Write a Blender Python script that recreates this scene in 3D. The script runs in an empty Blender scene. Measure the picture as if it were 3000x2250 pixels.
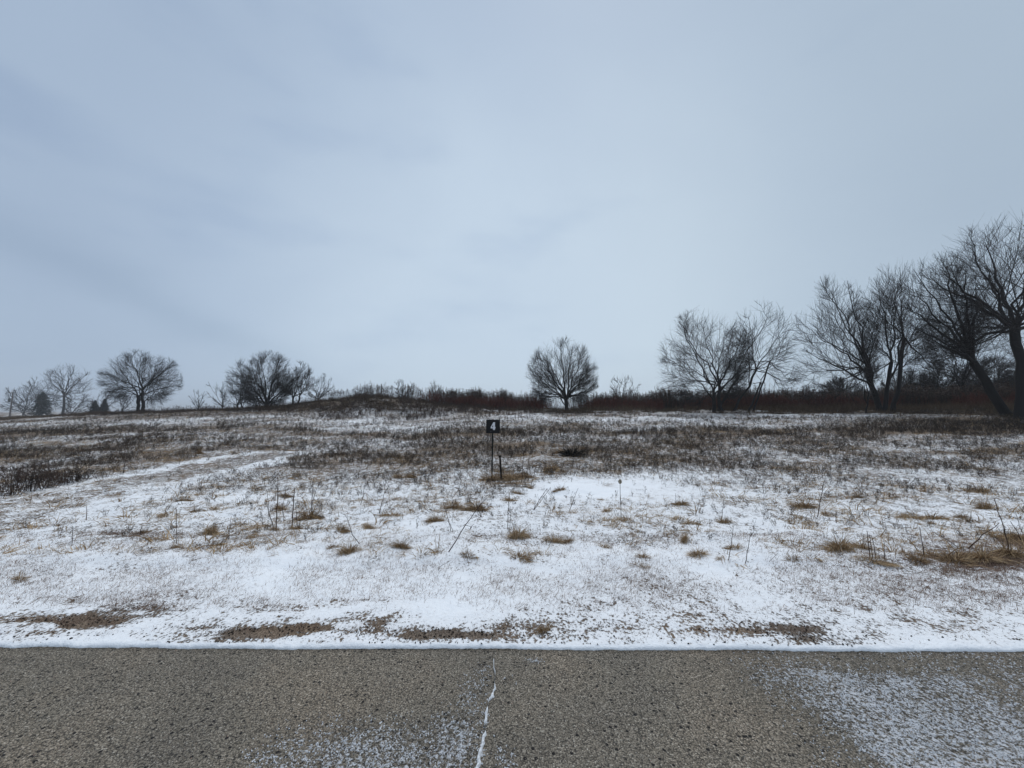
import bpy, math, random
import numpy as np
from mathutils import Vector, Euler

# ------------------------------------------------------------------ camera, sky, sun, exposure
scene = bpy.context.scene
COL = scene.collection
F = 1130.0            # focal length in photograph pixels (3000 wide)
PITCH = math.radians(4.05)
YAW = math.radians(0.4)
CAMH = 1.6
cam_data = bpy.data.cameras.new('camera')
cam = bpy.data.objects.new('camera', cam_data)
COL.objects.link(cam)
cam.location = (0, 0, CAMH)
cam.rotation_euler = (math.pi/2 + PITCH, 0, YAW)
cam_data.sensor_width = 36.0
cam_data.lens = 36.0 * F / 3000.0
cam_data.clip_start = 0.05
cam_data.clip_end = 6000
scene.camera = cam

world = bpy.data.worlds.new('World')
scene.world = world
world.use_nodes = True
SUN_EL, SUN_ROT = math.radians(58), math.radians(12)
def build_world():
    nt = world.node_tree; nt.nodes.clear()
    N = nt.nodes.new; L = nt.links.new
    out = N('ShaderNodeOutputWorld')
    sky = N('ShaderNodeTexSky'); sky.sky_type = 'NISHITA'; sky.sun_disc = False
    sky.sun_elevation = SUN_EL; sky.sun_rotation = SUN_ROT
    bg1 = N('ShaderNodeBackground'); bg1.inputs['Strength'].default_value = 0.08
    L(sky.outputs[0], bg1.inputs['Color'])
    # the overcast deck: soft cloud mottling over the whole dome
    tc = N('ShaderNodeTexCoord')
    sep = N('ShaderNodeSeparateXYZ'); L(tc.outputs['Generated'], sep.inputs[0])
    mp = N('ShaderNodeMapping'); mp.inputs['Scale'].default_value = (0.9, 0.9, 1.5)
    L(tc.outputs['Generated'], mp.inputs[0])
    n1 = N('ShaderNodeTexNoise'); n1.inputs['Scale'].default_value = 1.7; n1.inputs['Detail'].default_value = 4.5
    n1.inputs['Roughness'].default_value = 0.45; n1.inputs['Distortion'].default_value = 0.35
    L(mp.outputs[0], n1.inputs['Vector'])
    # broad shape: thinner, brighter cloud around the middle of the view, denser to the sides and overhead
    dot = N('ShaderNodeVectorMath'); dot.operation = 'DOT_PRODUCT'
    v = Vector((-0.01, 0.98, 0.17)).normalized()
    dot.inputs[1].default_value = v
    L(tc.outputs['Generated'], dot.inputs[0])
    mr = N('ShaderNodeMapRange'); mr.interpolation_type = 'SMOOTHSTEP'
    mr.inputs['From Min'].default_value = 0.62; mr.inputs['From Max'].default_value = 1.06
    L(dot.outputs['Value'], mr.inputs['Value'])
    # noise contribution
    mm = N('ShaderNodeMath'); mm.operation = 'MULTIPLY_ADD'
    L(n1.outputs['Fac'], mm.inputs[0]); mm.inputs[1].default_value = 0.66
    L(mr.outputs[0], mm.inputs[2])
    ramp = N('ShaderNodeValToRGB')
    cr = ramp.color_ramp
    cr.elements[0].position = 0.17; cr.elements[0].color = (0.338, 0.428, 0.558, 1)
    cr.elements[1].position = 1.22 if False else 1.0; cr.elements[1].color = (0.512, 0.616, 0.728, 1)
    e = cr.elements.new(0.55); e.color = (0.405, 0.503, 0.632, 1)
    sc = N('ShaderNodeMath'); sc.operation = 'MULTIPLY'; sc.inputs[1].default_value = 0.80
    L(mm.outputs[0], sc.inputs[0]); L(sc.outputs[0], ramp.inputs[0])
    # right-hand side is a more neutral grey
    mrx = N('ShaderNodeMapRange'); mrx.interpolation_type = 'SMOOTHSTEP'
    mrx.inputs['From Min'].default_value = -0.1; mrx.inputs['From Max'].default_value = 0.95
    L(sep.outputs['X'], mrx.inputs['Value'])
    mix = N('ShaderNodeMix'); mix.data_type = 'RGBA'; mix.blend_type = 'MULTIPLY'
    L(mrx.outputs[0], mix.inputs['Factor'])
    L(ramp.outputs[0], mix.inputs[6]); mix.inputs[7].default_value = (1.10, 1.07, 0.99, 1)
    # faint dark streak of lower cloud
    mp2 = N('ShaderNodeMapping'); mp2.inputs['Scale'].default_value = (1.0, 1.0, 3.0)
    mp2.inputs['Rotation'].default_value = (0.0, math.radians(22), 0.0)
    L(tc.outputs['Generated'], mp2.inputs[0])
    n2 = N('ShaderNodeTexNoise'); n2.inputs['Scale'].default_value = 2.3; n2.inputs['Detail'].default_value = 5
    n2.inputs['Roughness'].default_value = 0.5
    L(mp2.outputs[0], n2.inputs['Vector'])
    mr2 = N('ShaderNodeMapRange'); mr2.interpolation_type = 'SMOOTHSTEP'
    mr2.inputs['From Min'].default_value = 0.50; mr2.inputs['From Max'].default_value = 0.80
    L(n2.outputs['Fac'], mr2.inputs['Value'])
    m2 = N('ShaderNodeMath'); m2.operation = 'MULTIPLY'; m2.inputs[1].default_value = 0.5
    L(mr2.outputs[0], m2.inputs[0])
    mix2 = N('ShaderNodeMix'); mix2.data_type = 'RGBA'; mix2.blend_type = 'MULTIPLY'
    L(m2.outputs[0], mix2.inputs['Factor'])
    L(mix.outputs[2], mix2.inputs[6]); mix2.inputs[7].default_value = (0.72, 0.77, 0.86, 1)
    # a low darker cloud streak to the left
    def dv(a, b): return Vector(((a-1500)/1130, 1, (1205-b)/1130)).normalized()
    ctr = dv(290, 830); nrm = dv(60, 700).cross(dv(540, 920)).normalized()
    dn = N('ShaderNodeVectorMath'); dn.operation = 'DOT_PRODUCT'; dn.inputs[1].default_value = nrm; L(tc.outputs['Generated'], dn.inputs[0])
    dc = N('ShaderNodeVectorMath'); dc.operation = 'DOT_PRODUCT'; dc.inputs[1].default_value = ctr; L(tc.outputs['Generated'], dc.inputs[0])
    wob = N('ShaderNodeMath'); wob.operation = 'MULTIPLY_ADD'; wob.inputs[1].default_value = 0.16; L(n2.outputs['Fac'], wob.inputs[0]); L(dn.outputs['Value'], wob.inputs[2])
    wo2 = N('ShaderNodeMath'); wo2.operation = 'SUBTRACT'; wo2.inputs[1].default_value = 0.08; L(wob.outputs[0], wo2.inputs[0])
    ab = N('ShaderNodeMath'); ab.operation = 'ABSOLUTE'; L(wo2.outputs[0], ab.inputs[0])
    s1 = N('ShaderNodeMapRange'); s1.interpolation_type = 'SMOOTHSTEP'; s1.inputs['From Min'].default_value = 0.075; s1.inputs['From Max'].default_value = 0.0; L(ab.outputs[0], s1.inputs['Value'])
    s2 = N('ShaderNodeMapRange'); s2.interpolation_type = 'SMOOTHSTEP'; s2.inputs['From Min'].default_value = 0.90; s2.inputs['From Max'].default_value = 0.995; L(dc.outputs['Value'], s2.inputs['Value'])
    sm = N('ShaderNodeMath'); sm.operation = 'MULTIPLY'; L(s1.outputs[0], sm.inputs[0]); L(s2.outputs[0], sm.inputs[1])
    sm2 = N('ShaderNodeMath'); sm2.operation = 'MULTIPLY'; sm2.inputs[1].default_value = 0.55; L(sm.outputs[0], sm2.inputs[0])
    mix3 = N('ShaderNodeMix'); mix3.data_type = 'RGBA'; mix3.blend_type = 'MULTIPLY'; L(sm2.outputs[0], mix3.inputs['Factor'])
    L(mix2.outputs[2], mix3.inputs[6]); mix3.inputs[7].default_value = (0.80, 0.83, 0.86, 1)
    mix2 = mix3
    bg2 = N('ShaderNodeBackground'); bg2.inputs['Strength'].default_value = 1.0
    L(mix2.outputs[2], bg2.inputs['Color'])
    ms = N('ShaderNodeMixShader'); ms.inputs[0].default_value = 0.93
    L(bg1.outputs[0], ms.inputs[1]); L(bg2.outputs[0], ms.inputs[2])
    L(ms.outputs[0], out.inputs['Surface'])
build_world()

sd = bpy.data.lights.new('sun', 'SUN')
sd.energy = 1.5; sd.angle = math.radians(60); sd.color = (1.0, 0.97, 0.93)
sun = bpy.data.objects.new('sun', sd); COL.objects.link(sun)
# sky rotation 0 puts the sun at +Y, turning clockwise; the lamp shines away from there
sdir = Vector((math.sin(SUN_ROT)*math.cos(SUN_EL), math.cos(SUN_ROT)*math.cos(SUN_EL), math.sin(SUN_EL)))
sun.rotation_euler = sdir.to_track_quat('Z', 'Y').to_euler()
sun.location = (0, 0, 30)

scene.view_settings.view_transform = 'Standard'
scene.view_settings.look = 'None'
scene.view_settings.exposure = 0.15
scene.view_settings.gamma = 1.0
scene.view_settings.use_curve_mapping = False
scene.render.engine = 'CYCLES'
scene.render.resolution_x = 1024; scene.render.resolution_y = 768

# ------------------------------------------------------------------ noise and terrain functions
rng = np.random.default_rng(7)
def _hash(xi, yi, seed):
    h = (xi.astype(np.int64)*374761393 + yi.astype(np.int64)*668265263 + seed*1442695041) & 0xffffffff
    h = ((h ^ (h >> 13)) * 1274126177) & 0xffffffff
    h = h ^ (h >> 16)
    return (h & 0xffffff) / float(0xffffff)
def vnoise(x, y, seed=0):
    xi = np.floor(x); yi = np.floor(y); fx = x-xi; fy = y-yi
    fx = fx*fx*fx*(fx*(fx*6-15)+10); fy = fy*fy*fy*(fy*(fy*6-15)+10)
    a = _hash(xi, yi, seed); b = _hash(xi+1, yi, seed); c = _hash(xi, yi+1, seed); d = _hash(xi+1, yi+1, seed)
    return (a*(1-fx)+b*fx)*(1-fy) + (c*(1-fx)+d*fx)*fy
def fbm(x, y, seed=0, octv=4, gain=0.5):
    x = np.asarray(x, float); y = np.asarray(y, float)
    s = np.zeros(np.broadcast(x, y).shape); a = 1.0; t = 0
    for k in range(octv):
        xr = x*0.8 - y*0.6; yr = x*0.6 + y*0.8
        s = s + a*vnoise(xr, yr, seed+k*17); t += a; a *= gain; x = xr*2.03+3.1; y = yr*2.03+1.7
    return s/t
def smooth(e0, e1, x):
    t = np.clip((x-e0)/(e1-e0), 0, 1); return t*t*(3-2*t)

CR_PX = np.array([-1500,-400,   0, 200, 420, 700, 850, 950,1050,1130,1200,1300,1450,1650,2000,2400,2700,3000,3600,4800], float)
CR_PY = np.array([1232,1232,1229,1219,1207,1203,1194,1176,1167,1170,1176,1188,1195,1203,1203,1200,1200,1198,1196,1194], float)
CR_D  = np.array([  60,  60,  55,  50,  46,  41,  38,  36,  35,  35,  35,  35,  34,  33,  32,  29,  26,  23,  20,  16], float)
HOR = 1205.0
CR_Z = CAMH + (HOR-CR_PY)/F*CR_D
EDGE = CAMH/math.tan(math.atan((1903-1125)/F)-PITCH)
def height(x, y, fine=True):
    x = np.asarray(x, float); y = np.asarray(y, float)
    yy = np.maximum(y, 2.5)
    px = 1500 + F*np.tan(np.arctan2(x, yy) + YAW)
    px = np.clip(px, -1500, 4800)
    zc = np.interp(px, CR_PX, CR_Z); D = np.interp(px, CR_PX, CR_D)
    t = np.clip((yy-9.0)/(D-9.0), 0, 1)
    s = 0.55*t + 0.45*t*t*(3-2*t)
    # the mound keeps its foot low and rises late
    m = np.clip((zc-1.75)/0.8, 0, 1)
    s = s*(1-m) + m*(0.42*t + 0.58*smooth(0.72, 1.0, t))
    h = zc*s
    far = smooth(D+2, D+45, yy)
    h = h*(1-far) + far*0.1
    rise = smooth(9, 20, yy)
    h = h + rise*(1-0.6*far)*((fbm(x*0.11, y*0.11, 5, 3)-0.5)*0.35 + (fbm(x*0.6, y*0.6, 9, 3)-0.5)*0.16)
    h = h + smooth(3.9, 4.25, yy)*0.035
    if fine:
        h = h + smooth(3.0, 4.6, yy)*((fbm(x*1.3, y*1.3, 21, 3)-0.5)*0.10 + (fbm(x*4.5, y*4.5, 23, 2)-0.5)*0.035)
        h = h + (fbm(x*9, y*9, 29, 3)-0.5)*0.012
    return h
H0 = 0.02          # snow stands this much above the road
def ground_z(x, y): return height(x, y) + H0
cy, sy = math.cos(YAW), math.sin(YAW)
cp, sp = math.cos(PITCH), math.sin(PITCH)
def ray(px, py):
    dx = (px-1500)/F; dz = -(py-1125)/F
    fy = cp - dz*sp; fz = sp + dz*cp
    return np.array([dx*cy - fy*sy, dx*sy + fy*cy, fz])
def ground_at(px, py):
    d = ray(px, py); d = d/d[1]
    ys = np.geomspace(2.0, 90, 1500)
    z = CAMH + ys*d[2]; g = ground_z(ys*d[0], ys)
    k = np.argmax(z < g)
    if not (z < g).any(): k = np.argmin(z-g)
    y = ys[k]
    return np.array([y*d[0], y, float(ground_z(y*d[0], y))])
def at_depth(px, py, y):
    d = ray(px, py); d = d/d[1]
    return np.array([y*d[0], y, CAMH+y*d[2]])
def pxpy(x, y, z):
    X = x*cy + y*sy; Y = -x*sy + y*cy; Z = z-CAMH
    f = Y*cp + Z*sp; u = -Y*sp + Z*cp
    return 1500+F*X/f, 1125-F*u/f

# path polyline and patches (world space)
PATH = [(-500,1640,1.5),(-150,1560,1.4),(130,1480,1.25),(420,1408,1.15),(700,1350,1.1),(800,1335,.8)]
PATHW = np.array([list(ground_at(a, b)[:2])+[w] for a, b, w in PATH])
def path_dist(x, y):
    best = np.full(np.broadcast(x, y).shape, 1e9); 
    for i in range(len(PATHW)-1):
        a = PATHW[i]; b = PATHW[i+1]; ab = b[:2]-a[:2]; L2 = ab@ab
        t = np.clip(((x-a[0])*ab[0]+(y-a[1])*ab[1])/L2, 0, 1)
        d = np.hypot(x-a[0]-t*ab[0], y-a[1]-t*ab[1]) / (a[2]+(b[2]-a[2])*t)
        best = np.minimum(best, d)
    return best     # 1 at the path's half width
# (px, py, half width px, half height px, amount)
PATCH = [(60,1832,190,18,.75),(330,1815,160,18,.7),(250,1838,260,10,.4),(560,1828,150,14,.4),(700,1848,200,28,.62),(930,1838,230,26,.6),(1050,1862,260,22,.65),
         (1250,1862,200,18,.6),(1420,1858,120,14,.45),(1560,1850,110,16,.28),(1800,1850,120,16,.2),(2090,1840,90,16,.75),(2330,1850,130,22,.7),(2430,1868,110,12,.5),(2200,1868,120,12,.4),
         (1000,1770,140,6,.3),(780,1768,120,8,.28),(600,1745,160,8,.25),(250,1760,180,8,.28),(400,1785,120,8,.3),(2720,1842,100,7,.28),(2650,1800,140,14,.2),(2850,1790,120,12,.2),
         (1484,1404,60,15,.8),(1616,1380,30,10,.5),(2869,1645,140,16,.75),(2640,1648,110,9,.7),(2980,1590,40,22,.7),(90,1520,190,10,.35),(150,1560,120,8,.3),
         (600,1610,80,16,.3),(330,1560,180,10,.22)]
PW = []
for a, b, w, hh, s in PATCH:
    c = ground_at(a, b); n_ = ground_at(a, b-hh); f_ = ground_at(a, b+hh)
    PW.append((c[0], c[1], w/F*c[1], max(0.04, abs(n_[1]-f_[1])/2)*1.9, s*(.62 if b > 1700 else .9), n_[0]-f_[0]))
def belt_y(x): return 18 - np.where(x < 0, .20*x, .05*x)
def cover(x, y):
    """fraction of the ground left bare of snow"""
    x = np.asarray(x, float); y = np.asarray(y, float)
    c = np.interp(y, [2.5,2.68,2.8,3.1,3.6,4.0,4.6,7.0,8.5,10,12,14,18,24,30,60,120],
                     [.01,.03,.08,.10,.07,.08,.14,.22,.38,.52,.57,.57,.55,.50,.52,.50,.5])
    big = fbm(x*0.16, y*0.34, 41, 3)-0.5
    mid = fbm(x*0.8, y*1.3, 47, 3)-0.5
    far = smooth(7.5, 11, y)
    c = c + far*(big*0.75 + mid*0.55) + (1-far)*(mid*0.45)
    px = 1500 + F*x/np.maximum(y, 2.5)
    # deeper snow left on the open strip right of the sign and beneath the mound
    c = c - 0.30*smooth(1480, 1600, px)*smooth(2250, 1900, px)*smooth(6.5, 7.5, y)*smooth(11.5, 9, y)
    c = c - 0.10*smooth(850, 950, px)*smooth(1750, 1550, px)*smooth(20, 23, y)*smooth(31, 27, y)
    c = c + 0.30*smooth(2300, 2900, px)*smooth(13, 20, y)
    c = c + 0.25*smooth(33, 37, y)
    # darker weedy belt running right to left across the field
    c = c + 0.25*np.exp(-((y-belt_y(x))/1.5)**2)
    c = c + 0.20*smooth(28, 34, y)*smooth(200, 450, px)*smooth(1500, 1350, px)
    for (cx, cy_, rx, ry, s, dx) in PW:
        u = (x-cx - dx*(y-cy_)/(2*ry+1e-6)*0.5)/rx; v = (y-cy_)/ry
        c = c + s*np.exp(-(u*u)-(v*v))*(0.30+1.2*smooth(.32, .68, fbm(x*1.8, y*9, 61, 4)))
    d = path_dist(x, y)
    onp = smooth(1.5, 1.15, d + (fbm(x*1.5, y*1.5, 73, 3)-.5)*.7)*smooth(24, 17, y)
    pc = 0.10 + 0.25*(fbm(x*1.2, y*2, 77, 3)-.35).clip(0) + (0.52-.22*smooth(9.5, 7, y))*smooth(0.85, 0.4, d+ (fbm(x*0.9, y*0.9, 71, 3)-0.5)*0.9) 
    wt = .85*onp*smooth(15, 11.5, y); c = c*(1-wt) + wt*pc
    return np.clip(c, 0.0, 0.97)

# ------------------------------------------------------------------ mesh helpers
def mesh_np(name, verts, quads=None, tris=None, attrs=None, smooth_=True):
    me = bpy.data.meshes.new(name)
    verts = np.asarray(verts, np.float32)
    q = np.zeros((0, 4), np.int32) if quads is None else np.asarray(quads, np.int32).reshape(-1, 4)
    t = np.zeros((0, 3), np.int32) if tris is None else np.asarray(tris, np.int32).reshape(-1, 3)
    me.vertices.add(len(verts)); me.vertices.foreach_set('co', verts.ravel())
    loops = np.concatenate([q.ravel(), t.ravel()])
    me.loops.add(len(loops)); me.loops.foreach_set('vertex_index', loops)
    starts = np.concatenate([np.arange(len(q))*4, len(q)*4+np.arange(len(t))*3]).astype(np.int32)
    me.polygons.add(len(starts)); me.polygons.foreach_set('loop_start', starts)
    if smooth_: me.polygons.foreach_set('use_smooth', np.ones(len(starts), bool))
    if attrs:
        for k, v in attrs.items():
            a = me.attributes.new(k, 'FLOAT', 'POINT'); a.data.foreach_set('value', np.asarray(v, np.float32))
    me.update(); me.validate()
    return me
def obj(name, me, mat=None, parent=None, loc=None, rot=None):
    o = bpy.data.objects.new(name, me)
    if mat is not None:
        if not me.materials: me.materials.append(mat)
    COL.objects.link(o)
    if parent is not None: o.parent = parent
    if loc is not None: o.location = loc
    if rot is not None: o.rotation_euler = rot
    return o
def empty(name, loc, rz=0.0):
    o = bpy.data.objects.new(name, None); COL.objects.link(o); o.location = loc; o.rotation_euler = (0, 0, rz)
    o.empty_display_size = 0.2
    return o
def tag(o, label=None, cat=None, group=None, kind=None):
    if label: o['label'] = label
    if cat: o['category'] = cat
    if group: o['group'] = group
    if kind: o['kind'] = kind
    return o
def tubes(pts, rad, sides, tint=None):
    """pts (n,k,3), rad (n,k) -> verts, quads, per-vertex tint"""
    n, k, _ = pts.shape
    tan = np.empty_like(pts); tan[:, 1:-1] = pts[:, 2:]-pts[:, :-2]; tan[:, 0] = pts[:, 1]-pts[:, 0]; tan[:, -1] = pts[:, -1]-pts[:, -2]
    tan /= np.linalg.norm(tan, axis=2, keepdims=True)+1e-9
    d = pts[:, -1]-pts[:, 0]; d /= np.linalg.norm(d, axis=1, keepdims=True)+1e-9
    ref = np.where(np.abs(d[:, 2:3]) < 0.8, np.array([[0, 0, 1.0]]), np.array([[1.0, 0, 0]]))
    ref = np.repeat(ref[:, None, :], k, 1)
    u = np.cross(tan, ref); u /= np.linalg.norm(u, axis=2, keepdims=True)+1e-9
    v = np.cross(tan, u)
    ang = np.arange(sides)/sides*2*np.pi
    ring = pts[:, :, None, :] + rad[:, :, None, None]*(u[:, :, None, :]*np.cos(ang)[None, None, :, None] + v[:, :, None, :]*np.sin(ang)[None, None, :, None])
    verts = ring.reshape(-1, 3)
    base = (np.arange(n)*k*sides)[:, None, None] + (np.arange(k-1)*sides)[None, :, None]
    s = np.arange(sides)[None, None, :]; s2 = (s+1) % sides
    q = np.stack([base+s, base+s2, base+sides+s2, base+sides+s], -1).reshape(-1, 4)
    tt = np.repeat(np.zeros(n) if tint is None else tint, k*sides)
    return verts, q, tt
def merge(parts):
    V, Q, T = [], [], []; off = 0
    for v, q, t in parts:
        V.append(v); Q.append(q+off); T.append(t); off += len(v)
    return np.concatenate(V), np.concatenate(Q), np.concatenate(T)
def ribbons(base, dirs, length, width, droop, rg, k=4, floor=None):
    """grass blades: bent tapered strips. base (n,3) dirs (n,3)"""
    n = len(base)
    pts = np.empty((n, k, 3)); p = base.copy(); d = dirs/np.linalg.norm(dirs, axis=1, keepdims=True)
    pts[:, 0] = p
    for i in range(1, k):
        d = d + np.array([0, 0, -1.0])*(droop/(k-1))[:, None] + rg.normal(0, 0.08, (n, 3))
        d /= np.linalg.norm(d, axis=1, keepdims=True)
        p = p + d*(length/(k-1))[:, None]
        if floor is not None:
            p = p.copy(); p[:, 2] = np.maximum(p[:, 2], floor*rg.uniform(.3, 1.0, n)); d = d.copy(); d[:, 2] = np.maximum(d[:, 2], -.5)
        pts[:, i] = p
    side = np.cross(dirs, np.array([0, 0, 1.0]))+rg.normal(0, 0.35, (n, 3)); side /= np.linalg.norm(side, axis=1, keepdims=True)+1e-9
    w = width[:, None]*np.linspace(1, 0.15, k)[None, :]
    a = pts-side[:, None, :]*w[:, :, None]; b = pts+side[:, None, :]*w[:, :, None]
    verts = np.stack([a, b], 2).reshape(-1, 3)
    bs = (np.arange(n)*k*2)[:, None] + (np.arange(k-1)*2)[None, :]
    q = np.stack([bs, bs+1, bs+3, bs+2], -1).reshape(-1, 4)
    tint = np.repeat(rg.random(n), k*2)
    return verts, q, tint

# ------------------------------------------------------------------ materials
def new_mat(name):
    m = bpy.data.materials.new(name); m.use_nodes = True
    nt = m.node_tree; nt.nodes.clear()
    out = nt.nodes.new('ShaderNodeOutputMaterial'); b = nt.nodes.new('ShaderNodeBsdfPrincipled')
    nt.links.new(b.outputs[0], out.inputs[0])
    b.inputs['Roughness'].default_value = 0.85
    b.inputs['Specular IOR Level'].default_value = 0.2
    return m, nt, b
def ramp_node(nt, stops, interp='LINEAR'):
    r = nt.nodes.new('ShaderNodeValToRGB'); cr = r.color_ramp; cr.interpolation = interp
    while len(cr.elements) < len(stops): cr.elements.new(0.5)
    for e, (p, c) in zip(cr.elements, stops): e.position = p; e.color = (*c, 1)
    return r
def plant_mat(name, stops, rand=0.35, noise_scale=6.0):
    m, nt, b = new_mat(name); N = nt.nodes.new; L = nt.links.new
    at = N('ShaderNodeAttribute'); at.attribute_name = 'tint'
    oi = N('ShaderNodeObjectInfo')
    a = N('ShaderNodeMath'); a.operation = 'MULTIPLY_ADD'; a.inputs[1].default_value = rand
    L(oi.outputs['Random'], a.inputs[0])
    s = N('ShaderNodeMath'); s.operation = 'MULTIPLY'; s.inputs[1].default_value = 1-rand
    L(at.outputs['Fac'], s.inputs[0]); L(s.outputs[0], a.inputs[2])
    r = ramp_node(nt, stops); L(a.outputs[0], r.inputs[0])
    L(r.outputs[0], b.inputs['Base Color'])
    b.inputs['Roughness'].default_value = 0.9
    return m
M = {}
M['straw'] = plant_mat('dry_straw', [(0.0,(.06,.040,.022)),(.22,(.18,.115,.060)),(.55,(.34,.23,.125)),(.90,(.52,.385,.235)),(1.0,(.6,.55,.48))])
M['verge'] = plant_mat('mown_grass', [(0.0,(.08,.048,.036)),(.4,(.18,.115,.084)),(.75,(.30,.205,.155)),(1.0,(.42,.33,.25))])
M['weed'] = plant_mat('dead_weed', [(0.0,(.014,.011,.009)),(.42,(.036,.027,.021)),(.72,(.080,.056,.040)),(.90,(.17,.12,.080)),(.95,(.45,.45,.47)),(1.0,(.6,.6,.62))])
M['dogwood'] = plant_mat('red_stems', [(0.0,(.028,.009,.007)),(.5,(.10,.028,.018)),(1.0,(.18,.06,.036))])
M['goldenrod'] = plant_mat('goldenrod', [(0.0,(.018,.013,.011)),(.5,(.055,.034,.025)),(1.0,(.11,.07,.05))])
M['stalk'] = plant_mat('stalk', [(0.0,(.030,.018,.015)),(.5,(.055,.033,.026)),(1.0,(.10,.065,.048))])
M['bark'] = plant_mat('bark', [(0.0,(.012,.0105,.0105)),(.5,(.019,.0165,.016)),(1.0,(.030,.025,.023))])
M['twig'] = plant_mat('twig_bark', [(0.0,(.014,.012,.0125)),(.6,(.024,.019,.019)),(1.0,(.038,.029,.027))])
M['needle'] = plant_mat('needle', [(0.0,(.004,.008,.007)),(.6,(.009,.016,.012)),(1.0,(.02,.028,.02))])
M['brown'] = plant_mat('brown_grass', [(0.0,(.022,.016,.010)),(.4,(.06,.040,.024)),(.75,(.12,.082,.048)),(.95,(.22,.16,.10)),(1.0,(.5,.5,.5))])
M['tan'] = plant_mat('tan_reed', [(0.0,(.05,.03,.018)),(.5,(.12,.078,.045)),(1.0,(.20,.14,.085))])

def ground_material():
    m, nt, b = new_mat('snowy_field'); N = nt.nodes.new; L = nt.links.new
    geo = N('ShaderNodeNewGeometry')
    at = N('ShaderNodeAttribute'); at.attribute_name = 'thr'
    n1 = N('ShaderNodeTexNoise'); n1.inputs['Scale'].default_value = 7.0; n1.inputs['Detail'].default_value = 7
    n1.inputs['Roughness'].default_value = 0.68; n1.inputs['Distortion'].default_value = 0.4
    mp = N('ShaderNodeMapping'); mp.inputs['Scale'].default_value = (1.1, 0.85, 1.0)
    L(geo.outputs['Position'], mp.inputs[0]); L(mp.outputs[0], n1.inputs['Vector'])
    nf = N('ShaderNodeTexNoise'); nf.inputs['Scale'].default_value = 42; nf.inputs['Detail'].default_value = 4; nf.inputs['Roughness'].default_value = .6
    L(mp.outputs[0], nf.inputs['Vector'])
    nm = N('ShaderNodeMix'); nm.data_type = 'FLOAT'; nm.inputs['Factor'].default_value = 0.55
    L(n1.outputs['Fac'], nm.inputs[2]); L(nf.outputs['Fac'], nm.inputs[3])
    sub = N('ShaderNodeMath'); sub.operation = 'SUBTRACT'; L(at.outputs['Fac'], sub.inputs[0]); L(nm.outputs[0], sub.inputs[1])
    mask = N('ShaderNodeMapRange'); mask.inputs['From Min'].default_value = -0.04; mask.inputs['From Max'].default_value = 0.035
    mask.interpolation_type = 'SMOOTHSTEP'
    L(sub.outputs[0], mask.inputs['Value'])
    # bare ground: matted dead grass, soil, dark leaves
    n2 = N('ShaderNodeTexNoise'); n2.inputs['Scale'].default_value = 80; n2.inputs['Detail'].default_value = 4; n2.inputs['Roughness'].default_value = .75
    L(geo.outputs['Position'], n2.inputs['Vector'])
    r = ramp_node(nt, [(.32,(.035,.028,.023)),(.44,(.10,.08,.064)),(.56,(.22,.18,.145)),(.68,(.40,.34,.285))])
    L(n2.outputs['Fac'], r.inputs[0])
    n3 = N('ShaderNodeTexNoise'); n3.inputs['Scale'].default_value = 1.1; n3.inputs['Detail'].default_value = 3
    L(geo.outputs['Position'], n3.inputs['Vector'])
    r3 = ramp_node(nt, [(.35,(.75,.74,.74)),(.65,(1.15,1.02,.86))]); L(n3.outputs['Fac'], r3.inputs[0])
    mc = N('ShaderNodeMix'); mc.data_type = 'RGBA'; mc.blend_type = 'MULTIPLY'; mc.inputs['Factor'].default_value = 1
    L(r.outputs[0], mc.inputs[6]); L(r3.outputs[0], mc.inputs[7])
    # snow: white, a little dirtier where thin
    n4 = N('ShaderNodeTexNoise'); n4.inputs['Scale'].default_value = 30; n4.inputs['Detail'].default_value = 4; n4.inputs['Roughness'].default_value = .7
    L(geo.outputs['Position'], n4.inputs['Vector'])
    thin = N('ShaderNodeMapRange'); thin.inputs['From Min'].default_value = -0.22; thin.inputs['From Max'].default_value = 0.0
    L(sub.outputs[0], thin.inputs['Value'])
    th2 = N('ShaderNodeMath'); th2.operation = 'MULTIPLY'; L(thin.outputs[0], th2.inputs[0]); L(n4.outputs['Fac'], th2.inputs[1])
    sn = N('ShaderNodeMix'); sn.data_type = 'RGBA'; L(th2.outputs[0], sn.inputs['Factor'])
    sn.inputs[6].default_value = (.88,.90,.92,1); sn.inputs[7].default_value = (.74,.73,.73,1)
    mx = N('ShaderNodeMix'); mx.data_type = 'RGBA'; L(mask.outputs[0], mx.inputs['Factor'])
    L(sn.outputs[2], mx.inputs[6]); L(mc.outputs[2], mx.inputs[7]); L(mx.outputs[2], b.inputs['Base Color'])
    # relief
    inv = N('ShaderNodeMath'); inv.operation = 'MULTIPLY_ADD'; L(mask.outputs[0], inv.inputs[0]); inv.inputs[1].default_value = -0.6
    L(n4.outputs['Fac'], inv.inputs[2])
    bm = N('ShaderNodeBump'); bm.inputs['Strength'].default_value = 0.75; bm.inputs['Distance'].default_value = 0.02
    L(inv.outputs[0], bm.inputs['Height']); L(bm.outputs[0], b.inputs['Normal'])
    b.inputs['Roughness'].default_value = 0.9
    return m
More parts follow.
